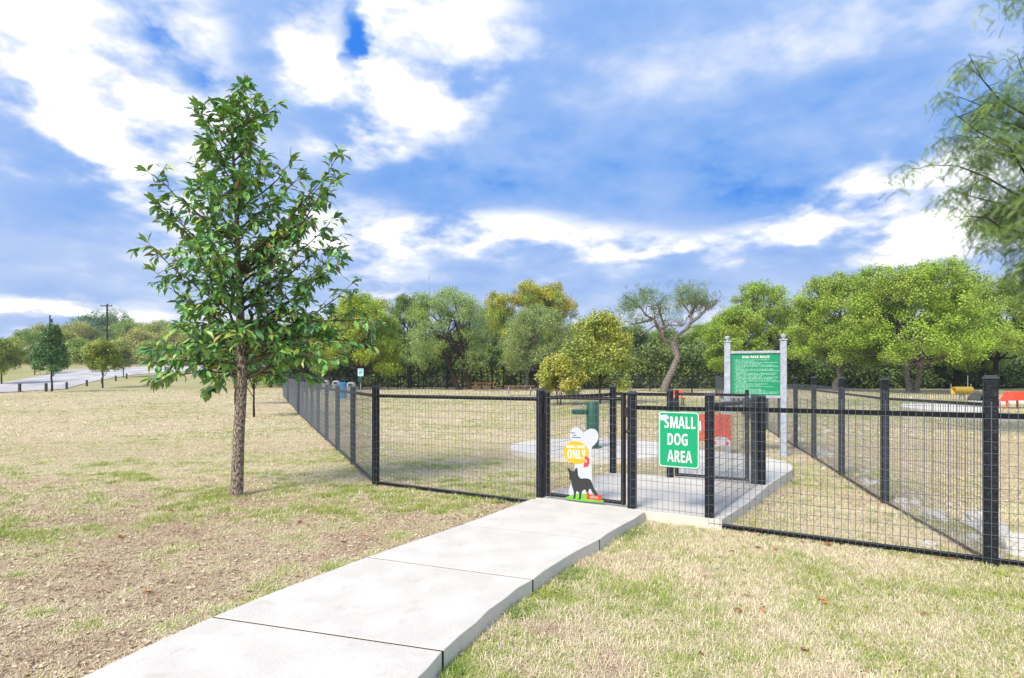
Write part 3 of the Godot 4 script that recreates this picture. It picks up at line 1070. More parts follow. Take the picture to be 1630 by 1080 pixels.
# a ball of loose leaves with their own small differences of tone
func clump(n: int, radius: float, size: float, slim: float, seed_: int, hang := 0.0) -> ArrayMesh:
	var r := RandomNumberGenerator.new()
	r.seed = seed_
	var st := begin()
	st.set_smooth_group(-1)
	for k in n:
		var d := Vector3(r.randfn(), r.randfn() * 0.75, r.randfn()).normalized() * radius * pow(r.randf(), 0.5)
		var dir := Vector3(r.randfn(), r.randfn() * 0.6 - hang, r.randfn()).normalized()
		var side := dir.cross(Vector3(r.randfn() * 0.5, 1, r.randfn() * 0.5)).normalized()
		var L := size * r.randf_range(0.7, 1.3)
		var tone := r.randf_range(0.72, 1.25)
		st.set_color(Color(tone * r.randf_range(0.88, 1.14), tone, tone * r.randf_range(0.8, 1.1)))
		var a := d - dir * L * 0.5
		var b := d + dir * L * 0.5
		var m := d + dir.cross(side) * L * 0.08
		tri(st, a, m + side * L * slim, b)
		tri(st, a, b, m - side * L * slim)
	st.generate_normals()
	return st.commit()

# drooping feathery spray: thin stems set with narrow leaflets
func spray(n: int, radius: float, leaf: float, seed_: int) -> ArrayMesh:
	var r := RandomNumberGenerator.new()
	r.seed = seed_
	var st := begin()
	st.set_smooth_group(-1)
	for k in n:
		var p := Vector3(r.randfn(), r.randfn() * 0.6, r.randfn()) * radius * 0.42
		var dir := Vector3(r.randfn(), r.randfn() * 0.4 - 0.45, r.randfn()).normalized()
		var side := dir.cross(Vector3(r.randfn(), 0.6, r.randfn())).normalized()
		var tone := r.randf_range(0.75, 1.2)
		st.set_color(Color(tone, tone, tone * 0.9))
		for q in 9:
			dir = (dir + Vector3(0, -0.09, 0)).normalized()
			p += dir * leaf * 0.52
			for s in [-1.0, 1.0]:
				var tip: Vector3 = p + (side * s + dir * 0.55) * leaf
				tri(st, p, tip, p + dir * leaf * 0.24)
	st.generate_normals()
	return st.commit()

func make_clumps():
	CL.broad = [clump(70, 0.50, 0.155, 0.28, 1), clump(70, 0.50, 0.155, 0.28, 2, 0.4), clump(64, 0.58, 0.16, 0.27, 3, 0.8)]
	CL.fine = [clump(46, 0.55, 0.15, 0.20, 4, 0.5), clump(46, 0.55, 0.15, 0.20, 5, 0.5), clump(40, 0.6, 0.16, 0.2, 6, 0.7)]
	CL.far = [clump(60, 0.85, 0.24, 0.30, 7), clump(60, 0.9, 0.26, 0.30, 8)]
	CL.young = [clump(20, 0.26, 0.12, 0.25, 9), clump(20, 0.26, 0.12, 0.25, 10)]
	CL.spray = [spray(15, 0.46, 0.060, 11), spray(15, 0.46, 0.060, 12), spray(13, 0.5, 0.065, 13)]

func multi(called: String, mesh: Mesh, places: Array, colours: Array, m: Material, parent: Node) -> MultiMeshInstance3D:
	var mm := MultiMesh.new()
	mm.transform_format = MultiMesh.TRANSFORM_3D
	mm.use_colors = true
	mm.mesh = mesh
	mm.instance_count = places.size()
	for k in places.size():
		mm.set_instance_transform(k, places[k])
		mm.set_instance_color(k, colours[k])
	var mi := MultiMeshInstance3D.new()
	mi.name = called
	mi.multimesh = mm
	mi.material_override = m
	parent.add_child(mi, true)
	mi.set_meta("kind", "stuff")
	return mi

func any_turn(r: RandomNumberGenerator, s: float, flat := false) -> Basis:
	if flat: return Basis(Vector3.UP, r.randf() * TAU).scaled(Vector3.ONE * s)
	return (Basis(Vector3.UP, r.randf() * TAU) * Basis(Vector3.RIGHT, r.randf_range(-0.7, 0.7))).scaled(Vector3.ONE * s)

func limb_path(a: Vector3, b: Vector3, bow: float, r: RandomNumberGenerator, steps := 6, wobble := 0.05) -> Array:
	var out := []
	var L := (b - a).length()
	for k in steps + 1:
		var t := float(k) / steps
		var p := a.lerp(b, t) + Vector3(0, sin(t * PI) * bow * L, 0)
		if k > 0 and k < steps: p += Vector3(r.randfn(), r.randfn(), r.randfn()) * L * wobble
		out.append(p)
	return out

func taper(a: float, b: float, n: int) -> Array:
	var o := []
	for k in n: o.append(lerpf(a, b, float(k) / (n - 1)))
	return o

# A grown tree. o: h height, w crown width, base crown base, col leaf colour, col2 second colour, set clump set,
# n clumps, lobes, lean, trunk radius, trunks, gap (0..1 of crown left open), bark
func tree(called: String, label: String, group: String, X: float, Z: float, o: Dictionary, seed_: int) -> Node3D:
	var r := RandomNumberGenerator.new()
	r.seed = seed_
	var root := thing(called, V(X, Z, 0.0), label, o.get("cat", "tree"), group)
	var h: float = o.h
	var w: float = o.w
	var base: float = o.get("base", h * 0.3)
	var lean: Vector2 = o.get("lean", Vector2.ZERO)
	var tr: float = o.get("trunk", h * 0.022)
	# lobes of the crown
	var lobes := []
	var nl: int = int(o.get("lobes", 11) * o.get("more", 1.7))
	for k in nl:
		var t: float = (k + 0.5) / nl
		var y: float = lerpf(base + 0.12 * h, h - 0.10 * h, pow(t, 0.8))
		var f: float = (y - base) / (h - base)
		var reach: float = w * 0.5 * sqrt(maxf(0.03, 1.0 - pow(absf(f - o.get("wide", 0.38)) / 0.72, 2.0)))
		var a: float = k * 2.4 + r.randf() * 0.9
		var rad: float = w * r.randf_range(0.13, 0.23) * o.get("lobe", 1.0) * 0.74
		var out: float = maxf(0.0, reach - rad * 0.75) * (0.55 + 0.45 * r.randf())
		lobes.append([Vector3(cos(a) * out + lean.x, y, sin(a) * out + lean.y), rad, rad * r.randf_range(0.62, 0.9)])
	lobes.append([Vector3(lean.x, h - w * 0.13, lean.y), w * 0.17, w * 0.14])
	# wood
	var st := begin()
	var nt: int = o.get("trunks", 1)
	var forks := []
	for k in nt:
		var off := Vector3(0, 0, 0) if nt == 1 else Vector3(cos(k * 2.6 + 0.3) * tr * 1.4, 0, sin(k * 2.6) * tr)
		var top := Vector3(lean.x * 0.75, base + (h - base) * 0.45, lean.y * 0.75) + off * 4.0
		var pts := limb_path(off + Vector3(0, -0.2, 0), top, 0.0, r, 7, 0.018 if tr > 0.1 else 0.006)
		tube(st, pts, taper(tr * 1.15, tr * 0.42, 8), 8, false, 0.05)
		forks.append(pts)
	part(st, "trunk", o.get("bark", M.bark_dark), root)
	st = begin()
	for l in lobes:
		var pts: Array = forks[r.randi() % nt]
		var from: Vector3 = pts[mini(3 + r.randi() % 4, 6)]
		if from.y > l[0].y: from = pts[3]
		var c: Vector3 = l[0]
		var lp := limb_path(from, c, 0.06, r, 5, 0.05)
		tube(st, lp, taper(tr * 0.42, tr * 0.13, 6), 5, false)
		for q in o.get("twigs", 4):
			var e: Vector3 = c + Vector3(r.randfn(), r.randfn() * 0.8 + 0.3, r.randfn()).normalized() * l[1] * 0.95
			tube(st, limb_path(lp[3 + q % 3], e, 0.05, r, 4, 0.06), taper(tr * 0.12, tr * 0.03, 5), 4, false)
	part(st, "limbs", o.get("bark", M.bark_dark), root)
	# leaves
	var sets: Array = o.get("set", CL.broad)
	var places := []
	var cols := []
	for k in sets.size():
		places.append([])
		cols.append([])
	var total := 0.0
	for l in lobes: total += l[1] * l[1]
	var n: int = int(o.get("n", 420) * 1.9)
	var gap: float = o.get("gap", 0.25)
	var col: Color = o.col
	var col2: Color = o.get("col2", col)
	for l in lobes:
		for k in int(n * l[1] * l[1] / total):
			var d := Vector3(r.randfn(), r.randfn() + 0.25, r.randfn()).normalized()
			var f: float = lerpf(0.35, 1.05, pow(r.randf(), 0.6))
			var p: Vector3 = l[0] + Vector3(d.x * l[1], d.y * l[2], d.z * l[1]) * f
			if p.y < base * 0.75: continue
			if n_gap.get_noise_3d(p.x * 1.6 + X, p.y * 2.0, p.z * 1.6 + Z) < -0.5 + gap * 0.9: continue
			var i := r.randi() % sets.size()
			places[i].append(Transform3D(any_turn(r, r.randf_range(0.75, 1.25) * o.get("clump", 1.0)), p))
			var mixv: float = clampf(0.5 + n_mid.get_noise_3d(p.x * 0.5 + X, p.y * 0.5, p.z * 0.5) * 1.6 + r.randf_range(-0.25, 0.25), 0.0, 1.0)
			var c := col.lerp(col2, mixv)
			var v := r.randf_range(0.85, 1.15)
			cols[i].append(Color(c.r * v, c.g * v, c.b * v))
	var crown := Node3D.new()
	crown.name = "crown"
	root.add_child(crown)
	for k in sets.size():
		if places[k].size() > 0: multi("foliage", sets[k], places[k], cols[k], M.leaf, crown)
	return root

# ---------------------------------------------------------------- the young tree by the path
func build_main_tree():
	var r := RandomNumberGenerator.new()
	r.seed = 42
	var root := thing("young_tree", V(-3.77, 8.09, 0.0), "slender young tree with glossy drooping leaves on the lawn at left", "tree")
	var S := 116.0
	var spine := [[377, 800, 0.098], [377, 785, 0.083], [380, 690, 0.074], [385, 600, 0.068], [384, 540, 0.060], [381, 470, 0.048], [378, 400, 0.038], [376, 330, 0.029], [372, 260, 0.020], [368, 205, 0.012], [365, 152, 0.005]]
	var sp := []
	var sr := []
	for q in spine:
		sp.append(Vector3((q[0] - 377) / S, (790 - q[1]) / S, 0.015 * sin(q[1] * 0.05)))
		sr.append(q[2])
	var st := begin()
	tube(st, sp, sr, 12, false, 0.05)
	part(st, "trunk", M.bark, root)
	# root flare collar of soil stays with the ground; branches follow
	var tips := [[606, 222, 578], [598, 262, 608], [590, 325, 622], [600, 480, 605], [580, 545, 575], [566, 570, 545], [560, 300, 560], [548, 590, 515], [540, 280, 520], [528, 470, 560], [515, 560, 480], [505, 278, 470], [492, 545, 445], [482, 320, 500], [470, 268, 440], [455, 500, 440], [446, 246, 392], [440, 536, 410], [430, 300, 410], [418, 530, 350], [432, 552, 262], [400, 262, 330], [392, 470, 360], [384, 290, 380], [372, 512, 318], [360, 266, 292], [350, 440, 330], [342, 310, 330], [330, 475, 282], [318, 330, 300], [305, 298, 255], [295, 430, 270], [282, 468, 262], [270, 338, 235], [255, 428, 215], [245, 335, 190], [230, 420, 180], [215, 345, 160], [205, 432, 158], [190, 398, 150], [178, 348, 142], [165, 382, 140],
		[420, 545, 300], [434, 520, 300], [602, 350, 605], [596, 430, 600], [588, 255, 560], [584, 520, 545], [570, 330, 575], [556, 480, 575], [545, 240, 600], [535, 530, 540], [525, 320, 540], [518, 500, 520], [500, 300, 500], [490, 480, 500], [460, 310, 440], [448, 470, 410], [480, 540, 400], [470, 515, 380], [460, 490, 350], [470, 525, 430], [480, 250, 400], [450, 280, 350]]
	var starts := []
	for t in tips: starts.append([clampf(maxf(t[0], t[2] + 0.85 * absf(t[1] - 377.0)), 0.0, 606.0) if t[2] < 500 else float(t[0]), (t[1] - 377) / S, (790 - t[2]) / S, r.randf_range(-0.45, 0.45)])
	for k in 40:            # branches towards and away from the footpath
		var y: float = lerpf(596, 200, (k + 0.5) / 40.0)
		var reach: float = lerpf(1.25, 0.35, pow((k + 0.5) / 40.0, 0.8)) * r.randf_range(0.7, 1.1)
		var a := (PI / 2 if k % 2 == 0 else -PI / 2) + r.randf_range(-0.7, 0.7)
		starts.append([y, cos(a) * reach, (790 - y) / S + reach * r.randf_range(0.45, 1.05) - (0.45 if y > 540 else 0.0), sin(a) * reach])
	var leaves := []
	var bst := begin()
	var tst := begin()
	for b in starts:
		var from := spine_at(sp, (790 - b[0]) / S)
		var to := Vector3(b[1], b[2], b[3])
		var L := (to - from).length()
		var bow: float = 0.10 if to.y < from.y + 0.35 * L else -0.04
		var path := limb_path(from, to, bow, r, 7, 0.018)
		tube(bst, path, taper(clampf(0.011 * L + 0.006, 0.006, 0.022), 0.003, 8), 6, false)
		var nt := int(4 + L * (9.0 if b[2] < 2.6 else 7.8))
		for q in nt:
			var t := pow(lerpf(0.10, 1.0, (q + 0.5) / nt), 0.8)
			var fi: float = t * 7.0
			var k0 := mini(int(fi), 6)
			var p: Vector3 = (path[k0] as Vector3).lerp(path[k0 + 1], fi - k0)
			var along: Vector3 = ((path[k0 + 1] as Vector3) - path[k0]).normalized()
			var d := (along * 0.8 + Vector3(r.randfn(), r.randfn() * 0.6 + 0.15, r.randfn()) * 0.7).normalized()
			var tl := r.randf_range(0.10, 0.26)
			var e := p + d * tl
			wire(tst, p, e, 0.005)
			for v in r.randi_range(4, 6):
				var lt := r.randf_range(0.25, 1.0)
				var ld := (d * 0.55 + Vector3(r.randfn(), r.randfn() * 0.5 - 0.62, r.randfn()) * 0.7).normalized()
				leaves.append([p.lerp(e, lt), ld, r.randf_range(0.11, 0.185)])
		for v in 4: leaves.append([to, (((path[7] as Vector3) - path[6]).normalized() + Vector3(r.randfn(), r.randfn() * 0.5, r.randfn()) * 0.5).normalized(), 0.17])
	part(bst, "branches", M.twig, root)
	part(tst, "twigs", M.twig, root).set_meta("kind", "stuff")
	var crown := Node3D.new()
	crown.name = "crown"
	root.add_child(crown)
	var shapes := [leaf_mesh(0.18, 0.05, 0.08), leaf_mesh(0.16, 0.09, 0.20), leaf_mesh(0.21, 0.03, 0.12)]
	var tones := [Color(0.15, 0.36, 0.09), Color(0.22, 0.42, 0.08), Color(0.12, 0.29, 0.13), Color(0.32, 0.46, 0.08), Color(0.34, 0.38, 0.07), Color(0.30, 0.20, 0.08)]
	var mats := []
	for c in tones:
		var m := mat(c.r, c.g, c.b, 0.36, 0.0, 0.5)
		m.backlight = Color(0.7, 0.75, 0.45)
		mats.append(m)
	leaves.sort_custom(func(a, b): return a[0].z > b[0].z)
	var rest := [[], [], []]
	var restc := [[], [], []]
	for k in leaves.size():
		var q: Array = leaves[k]
		var d: Vector3 = q[1]
		var up := (Vector3.UP + Vector3(r.randfn(), 0, r.randfn()) * 0.35).normalized()
		var side := d.cross(up).normalized()
		var bs := Basis(d, side.cross(d), side).scaled(Vector3.ONE * q[2])
		bs = Basis(d * q[2], side.cross(d).normalized() * q[2], side * q[2])
		var at := Transform3D(bs, q[0])
		var roll := r.randf()
		var c := 0 if roll < 0.34 else 1 if roll < 0.60 else 2 if roll < 0.80 else 3 if roll < 0.92 else 4 if roll < 0.975 else 5
		if k < LEAVES_AS_PARTS:
			var mi := MeshInstance3D.new()
			mi.name = "leaf" if k == 0 else "leaf_%03d" % k
			mi.mesh = shapes[k % 3]
			mi.material_override = mats[c]
			mi.transform = at
			crown.add_child(mi, true)
		else:
			rest[k % 3].append(at)
			var v := r.randf_range(0.85, 1.15)
			restc[k % 3].append(Color(tones[c].r * v, tones[c].g * v, tones[c].b * v))
	var lm := mat(1, 1, 1, 0.36, 0.0, 0.5)
	lm.vertex_color_use_as_albedo = true
	lm.backlight = Color(0.7, 0.75, 0.45)
	for k in 3: multi("leaves", shapes[k], rest[k], restc[k], lm, crown)
	print("leaves ", leaves.size())

func spine_at(sp: Array, y: float) -> Vector3:
	for k in sp.size() - 1:
		if sp[k + 1].y >= y:
			return (sp[k] as Vector3).lerp(sp[k + 1], (y - sp[k].y) / (sp[k + 1].y - sp[k].y))
	return sp[sp.size() - 1]

# ---------------------------------------------------------------- mesquite whose crown hangs in from the right
func build_corner_mesquite():
	var r := RandomNumberGenerator.new()
	r.seed = 8
	var root := thing("mesquite_tree", V(15.6, 14.6, 0.0), "feathery mesquite crown hanging in from the right edge of the picture", "tree")
	var st := begin()
	var trunk := [Vector3(0, -0.2, 0), Vector3(-0.1, 1.2, 0.1), Vector3(0.15, 2.4, 0.0), Vector3(-0.1, 3.6, 0.2), Vector3(-0.35, 4.8, 0.1)]
	tube(st, trunk, [0.34, 0.27, 0.24, 0.22, 0.18], 10, false, 0.06)
	part(st, "trunk", M.bark_grey, root)
	# boughs reach out to the left: [tip x, tip y, tip z] from the trunk's foot
	var tips := [[-3.0, 4.2, 0.4], [-3.9, 5.4, -0.3], [-4.9, 5.5, 0.5], [-4.3, 6.5, -0.6], [-5.3, 6.9, 0.0], [-5.1, 7.9, 0.6], [-4.3, 8.8, -0.4], [-4.6, 9.4, 0.4], [-3.1, 9.6, 0.0], [-2.2, 10.7, 0.5], [-2.6, 11.6, -0.4], [-3.2, 7.4, 1.0], [-2.6, 6.0, -1.0], [-1.8, 8.4, 1.2], [-1.6, 5.0, 1.0], [-3.5, 8.1, -1.2], [-1.0, 9.6, -0.8], [0.8, 9.0, 0.6], [2.2, 7.4, -0.4], [2.8, 6.0, 1.2], [0.2, 11.0, 0.0], [1.2, 6.2, -2.0], [0.0, 7.0, 2.2], [-2.2, 7.0, 0.2], [-3.6, 6.2, 0.8], [-2.3, 4.5, -0.6], [-1.2, 7.6, -0.4], [-2.0, 9.2, -0.9]]
	var bst := begin()
	var places := [[], [], []]
	var cols := [[], [], []]
	for t in tips:
		var to := Vector3(t[0], t[1], t[2])
		var from: Vector3 = trunk[2 + r.randi() % 3]
		var path := limb_path(from, to, 0.10, r, 8, 0.016)
		tube(bst, path, taper(0.07, 0.006, 9), 6, false)
		for q in 13:
			var f := lerpf(0.40, 1.0, (q + 0.5) / 13.0)
			var k0 := mini(int(f * 8), 7)
			var p: Vector3 = (path[k0] as Vector3).lerp(path[k0 + 1], f * 8 - k0)
			var d := Vector3(r.randfn(), r.randfn() * 0.5 - 0.15, r.randfn()).normalized()
			var e := p + d * r.randf_range(0.45, 0.95)
			tube(bst, limb_path(p, e, 0.08, r, 5, 0.03), taper(0.012, 0.002, 6), 4, false)
			for v in r.randi_range(3, 5):
				var c := p.lerp(e, r.randf_range(0.4, 1.05)) + Vector3(r.randfn(), r.randfn() - 0.5, r.randfn()) * 0.10
				var i := r.randi() % 3
				places[i].append(Transform3D(any_turn(r, r.randf_range(0.7, 1.15), true), c))
				var col := Color(0.09, 0.19, 0.065).lerp(Color(0.25, 0.37, 0.09), r.randf())
				cols[i].append(col)
	part(bst, "branches", M.bark_dark, root)
	var crown := Node3D.new()
	crown.name = "crown"
	root.add_child(crown)
	for k in 3: multi("foliage", CL.spray[k], places[k], cols[k], M.leaf, crown)

# ---------------------------------------------------------------- trees round the yards
func at_px(px: float, Z: float) -> float:
	return (px - 815.0) / 940.0 * Z

func build_background_trees():
	var yellow := Color(0.50, 0.56, 0.05)
	var lime := Color(0.35, 0.53, 0.07)
	var grass := Color(0.28, 0.42, 0.09)
	var sage := Color(0.34, 0.47, 0.17)
	var olive := Color(0.37, 0.48, 0.09)
	var dark := Color(0.13, 0.22, 0.07)
	var ochre := Color(0.62, 0.54, 0.07)
	var g1 := "trees standing behind the rear fence"
	tree("elm_tree", "bright yellow green tree behind the pet waste sign", g1, at_px(575, 62), 62, {h = 10.0, w = 10.0, base = 0.7, col = lime, col2 = yellow, n = 720, set = CL.broad, lobes = 17, lobe = 0.9, gap = 0.24, wide = 0.32}, 101)
	tree("oak_tree", "dark sparse tree rising just left of the tall pale mesquite", g1, at_px(652, 74), 74, {h = 12.2, w = 6.0, base = 5.0, col = dark, col2 = grass, n = 230, lobes = 8, gap = 0.5}, 102)
	tree("mesquite_tree", "wide grey green mesquite with forked leaning trunk by the rear fence", g1, at_px(738, 60), 60, {h = 10.3, w = 10.2, base = 1.6, col = sage, col2 = grass, n = 760, set = CL.fine, lobes = 15, gap = 0.28, lean = Vector2(-1.6, 0), trunk = 0.26, trunks = 2}, 103)
	tree("elm_tree", "tall ochre tinged tree crowning the middle of the tree line", g1, at_px(845, 73), 73, {h = 13.0, w = 12.0, base = 4.0, col = olive, col2 = ochre, n = 760, lobes = 13, gap = 0.2, wide = 0.55}, 104)
	tree("mesquite_tree", "pale drooping mesquite behind the second picnic table", g1, at_px(834, 59), 59, {h = 8.3, w = 9.4, base = 1.2, col = sage, col2 = Color(0.27, 0.33, 0.10), n = 620, set = CL.fine, lobes = 13, gap = 0.28, lean = Vector2(1.2, 0), bark = M.bark_grey}, 105)
	tree("young_elm_tree", "mid height yellow green young tree left of the gnarled mesquite", "", at_px(955, 34), 34, {h = 5.3, w = 4.6, base = 0.35, col = Color(0.30, 0.39, 0.09), col2 = Color(0.50, 0.52, 0.09), n = 430, set = CL.young, lobes = 12, gap = 0.3, clump = 1.35, trunk = 0.07, wide = 0.3}, 106)
	tree("yellow_shrub", "low golden shrub spreading left of the young yellow green tree", "", at_px(890, 33), 33, {h = 2.75, w = 2.7, base = 0.2, col = Color(0.42, 0.46, 0.09), col2 = Color(0.60, 0.57, 0.13), n = 300, set = CL.young, lobes = 8, gap = 0.1, trunk = 0.04, trunks = 2, clump = 1.2, cat = "shrub"}, 107)
	gnarled()
	tree("oak_tree", "round green tree behind the gnarled mesquite on its left", g1, at_px(1010, 80), 80, {h = 8.3, w = 8.0, base = 1.2, col = grass, col2 = dark, n = 380, gap = 0.15}, 108)
	tree("oak_tree", "low green tree directly behind the gnarled mesquite trunk", g1, at_px(1062, 77), 77, {h = 7.6, w = 7.5, base = 1.0, col = dark, col2 = grass, n = 380, gap = 0.15}, 109)
	tree("oak_tree", "green tree behind the left post of the rules board", g1, at_px(1122, 80), 80, {h = 8.6, w = 8.0, base = 1.2, col = grass, col2 = lime, n = 380, gap = 0.15}, 110)
	tree("elm_tree", "thin topped yellow green tree above the rules board", g1, at_px(1212, 66), 66, {h = 12.4, w = 8.6, base = 3.2, col = olive, col2 = lime, n = 400, lobes = 13, gap = 0.5, twigs = 7, wide = 0.35}, 111)
	tree("elm_tree", "broad yellow green tree right of the rules board with grey leaning trunk", g1, at_px(1332, 56), 56, {h = 11.2, w = 10.0, base = 1.5, col = olive, col2 = lime, n = 760, lobes = 19, lobe = 0.85, gap = 0.28, bark = M.bark_grey, lean = Vector2(0.5, 0), trunk = 0.28}, 112)
	tree("elm_tree", "largest round yellow green tree with paired trunks at right", g1, at_px(1452, 50), 50, {h = 10.8, w = 13.2, base = 1.3, col = lime, col2 = olive, n = 1150, lobes = 24, lobe = 0.82, gap = 0.26, bark = M.bark_grey, trunks = 2, trunk = 0.24}, 113)
	tree("elm_tree", "yellow green tree behind the red ramp at the right edge", g1, at_px(1585, 58), 58, {h = 11.3, w = 11.0, base = 2.2, col = olive, col2 = grass, n = 700, lobes = 18, lobe = 0.85, gap = 0.28}, 114)
	tree("elm_tree", "green tree cut off by the right edge of the picture", g1, at_px(1680, 52), 52, {h = 10.6, w = 9.0, base = 2.0, col = grass, col2 = olive, n = 520, lobes = 12, gap = 0.2}, 115)
	tree("elm_tree", "low yellow green tree touching the left post of the rules board", g1, at_px(1172, 61), 61, {h = 8.6, w = 7.4, base = 0.8, col = lime, col2 = olive, n = 420, lobes = 12, gap = 0.16}, 125)
	for q in [[430, 72, 8.6, 9.0, "tree behind the far end of the long left fence", 116], [500, 76, 9.2, 9.0, "green tree partly hidden by the young tree's right side", 117], [622, 84, 9.6, 9.0, "green tree far behind the dark sparse tree", 118], [785, 84, 11.2, 10.0, "green tree far behind between the two mesquites", 119], [930, 84, 9.6, 9.0, "green tree far behind the young yellow green tree", 120], [1270, 74, 10.4, 9.5, "olive tree far behind right of the rules board", 121], [1395, 70, 10.6, 10.0, "olive tree in the gap between the two broad elms", 122], [1525, 68, 10.8, 10.0, "green tree behind the yellow barrel", 123]]:
		tree("oak_tree", q[4], g1, at_px(q[0], q[1]), q[1], {h = q[2], w = q[3], base = 1.6, col = olive if q[5] % 2 else grass, col2 = grass, n = 420, gap = 0.18}, q[5])
	# thin stems under the canopy
	for k in 16:
		var px: float = 520 + k * 24.0 + rng.randf_range(-8, 8)
		var Z := rng.randf_range(67.5, 72.0)
		tree("sapling", "slender dark stemmed sapling in the shade behind the rear fence", "saplings behind the rear fence", at_px(px, Z), Z, {h = rng.randf_range(4.5, 6.5), w = 2.6, base = 2.2, col = dark, col2 = grass, n = 60, lobes = 5, gap = 0.35, trunk = rng.randf_range(0.06, 0.13)}, 200 + k)
	# brush that closes the view under the crowns, one mass
	var r := RandomNumberGenerator.new()
	r.seed = 61
	var pl := []
	var co := []
	for k in 13000:
		var X := r.randf_range(-33.0, 92.0)
		var Z := r.randf_range(73.0, 96.0) + (4.0 if X < 6.0 else -6.0)
		var hmax := 4.6 + 2.2 * n_big.get_noise_2d(X * 0.9, 40.0)
		if Z > 86.0: hmax += 2.2
		var y := hmax * pow(r.randf(), 0.8)
		pl.append(Transform3D(any_turn(r, r.randf_range(0.8, 1.5)), V(X, Z, y + 0.2)))
		var c := Color(0.10, 0.16, 0.05).lerp(Color(0.30, 0.38, 0.09), clampf(r.randf() * 0.8 + n_mid.get_noise_2d(X * 0.3, y) * 0.6, 0.0, 1.0))
		if X > 20.0: c = c.lerp(Color(0.09, 0.18, 0.05), 0.5)
		co.append(c)
	var brush := multi("woodland_brush", CL.far[0], pl, co, M.leaf, self)
	tag(brush, "dense shaded brush filling the wood behind the rear fence", "brush")

func gnarled():
	var r := RandomNumberGenerator.new()
	r.seed = 77
	var Z := 52.0
	var S := 940.0 / Z
	var root := thing("gnarled_mesquite", V(at_px(1058, Z), Z, 0.0), "gnarled mesquite with bare twisted limbs and a curved pale trunk", "tree")
	var f := func(px: float, py: float, dz: float) -> Vector3: return Vector3((px - 1058) / S, (626 - py) / S, dz)
	var st := begin()
	tube(st, [f.call(1056, 632, 0), f.call(1060, 612, 0), f.call(1070, 590, 0.1), f.call(1078, 570, 0.1), f.call(1074, 555, 0), f.call(1070, 545, 0)], [0.42, 0.33, 0.28, 0.27, 0.30, 0.30], 10, false, 0.07)
	part(st, "trunk", M.bark_grey, root)
	st = begin()
	var limbs := [
		[[1070, 547, 0], [1055, 542, 0.4], [1046, 528, 0.6], [1040, 520, 0.8], [1025, 530, 1.0], [1015, 537, 1.2]],
		[[1070, 547, 0], [1056, 540, -0.3], [1050, 520, -0.5], [1044, 508, -0.6], [1030, 502, -0.5], [1022, 490, -0.4], [1008, 480, -0.3]],
		[[1072, 548, 0], [1078, 535, 0.2], [1092, 525, 0.4], [1098, 512, 0.5], [1096, 500, 0.4], [1088, 488, 0.2], [1082, 470, 0.1]],
		[[1096, 516, 0.5], [1110, 506, 0.7], [1118, 496, 0.9], [1130, 490, 1.1]],
		[[1055, 540, -0.2], [1062, 522, -0.8], [1056, 500, -1.0], [1052, 485, -1.1]],
		[[1046, 526, 0.6], [1060, 520, 1.0], [1080, 522, 1.3]],
		[[1040, 508, -0.6], [1028, 512, -1.2], [1012, 515, -1.4]],
		[[1096, 506, 0.4], [1106, 492, -0.2], [1112, 478, -0.5]]]
	var ends := []
	for l in limbs:
		var pts := []
		for q in l: pts.append(f.call(q[0], q[1], q[2]))
		tube(st, pts, taper(0.17, 0.04, pts.size()), 7, false, 0.08)
		for k in 9:
			var i := 1 + r.randi() % (pts.size() - 1)
			var e: Vector3 = pts[i] + Vector3(r.randfn(), absf(r.randfn()) * 0.9, r.randfn()) * 0.75
			tube(st, limb_path(pts[i], e, 0.1, r, 4, 0.12), taper(0.05, 0.012, 5), 4, false)
			if i >= 2: ends.append(e)
	part(st, "limbs", M.bark_mid, root)
	var places := []
	var cols := []
	for q in [[1015, 480, 0.9, 46], [1000, 492, 0.6, 18], [1035, 470, 0.8, 26], [1092, 470, 1.1, 60], [1112, 478, 0.9, 40], [1126, 486, 0.5, 18], [1052, 488, 0.8, 24], [1010, 510, 0.7, 14], [1080, 485, 0.7, 14], [1070, 505, 0.9, 12]]:
		for k in int(q[3] * 2.6):
			var p: Vector3 = f.call(q[0], q[1], 0.0) + Vector3(r.randfn() * 0.7, r.randfn() * 0.5, r.randfn()) * q[2]
			places.append(Transform3D(any_turn(r, r.randf_range(0.4, 0.8)), p))
			cols.append(Color(0.12, 0.22, 0.06).lerp(Color(0.28, 0.38, 0.08), r.randf()))
	for e in ends:
		if r.randf() < 0.6:
			places.append(Transform3D(any_turn(r, r.randf_range(0.35, 0.6)), e))
			cols.append(Color(0.14, 0.22, 0.05))
	multi("crown", CL.fine[0], places, cols, M.leaf, root)

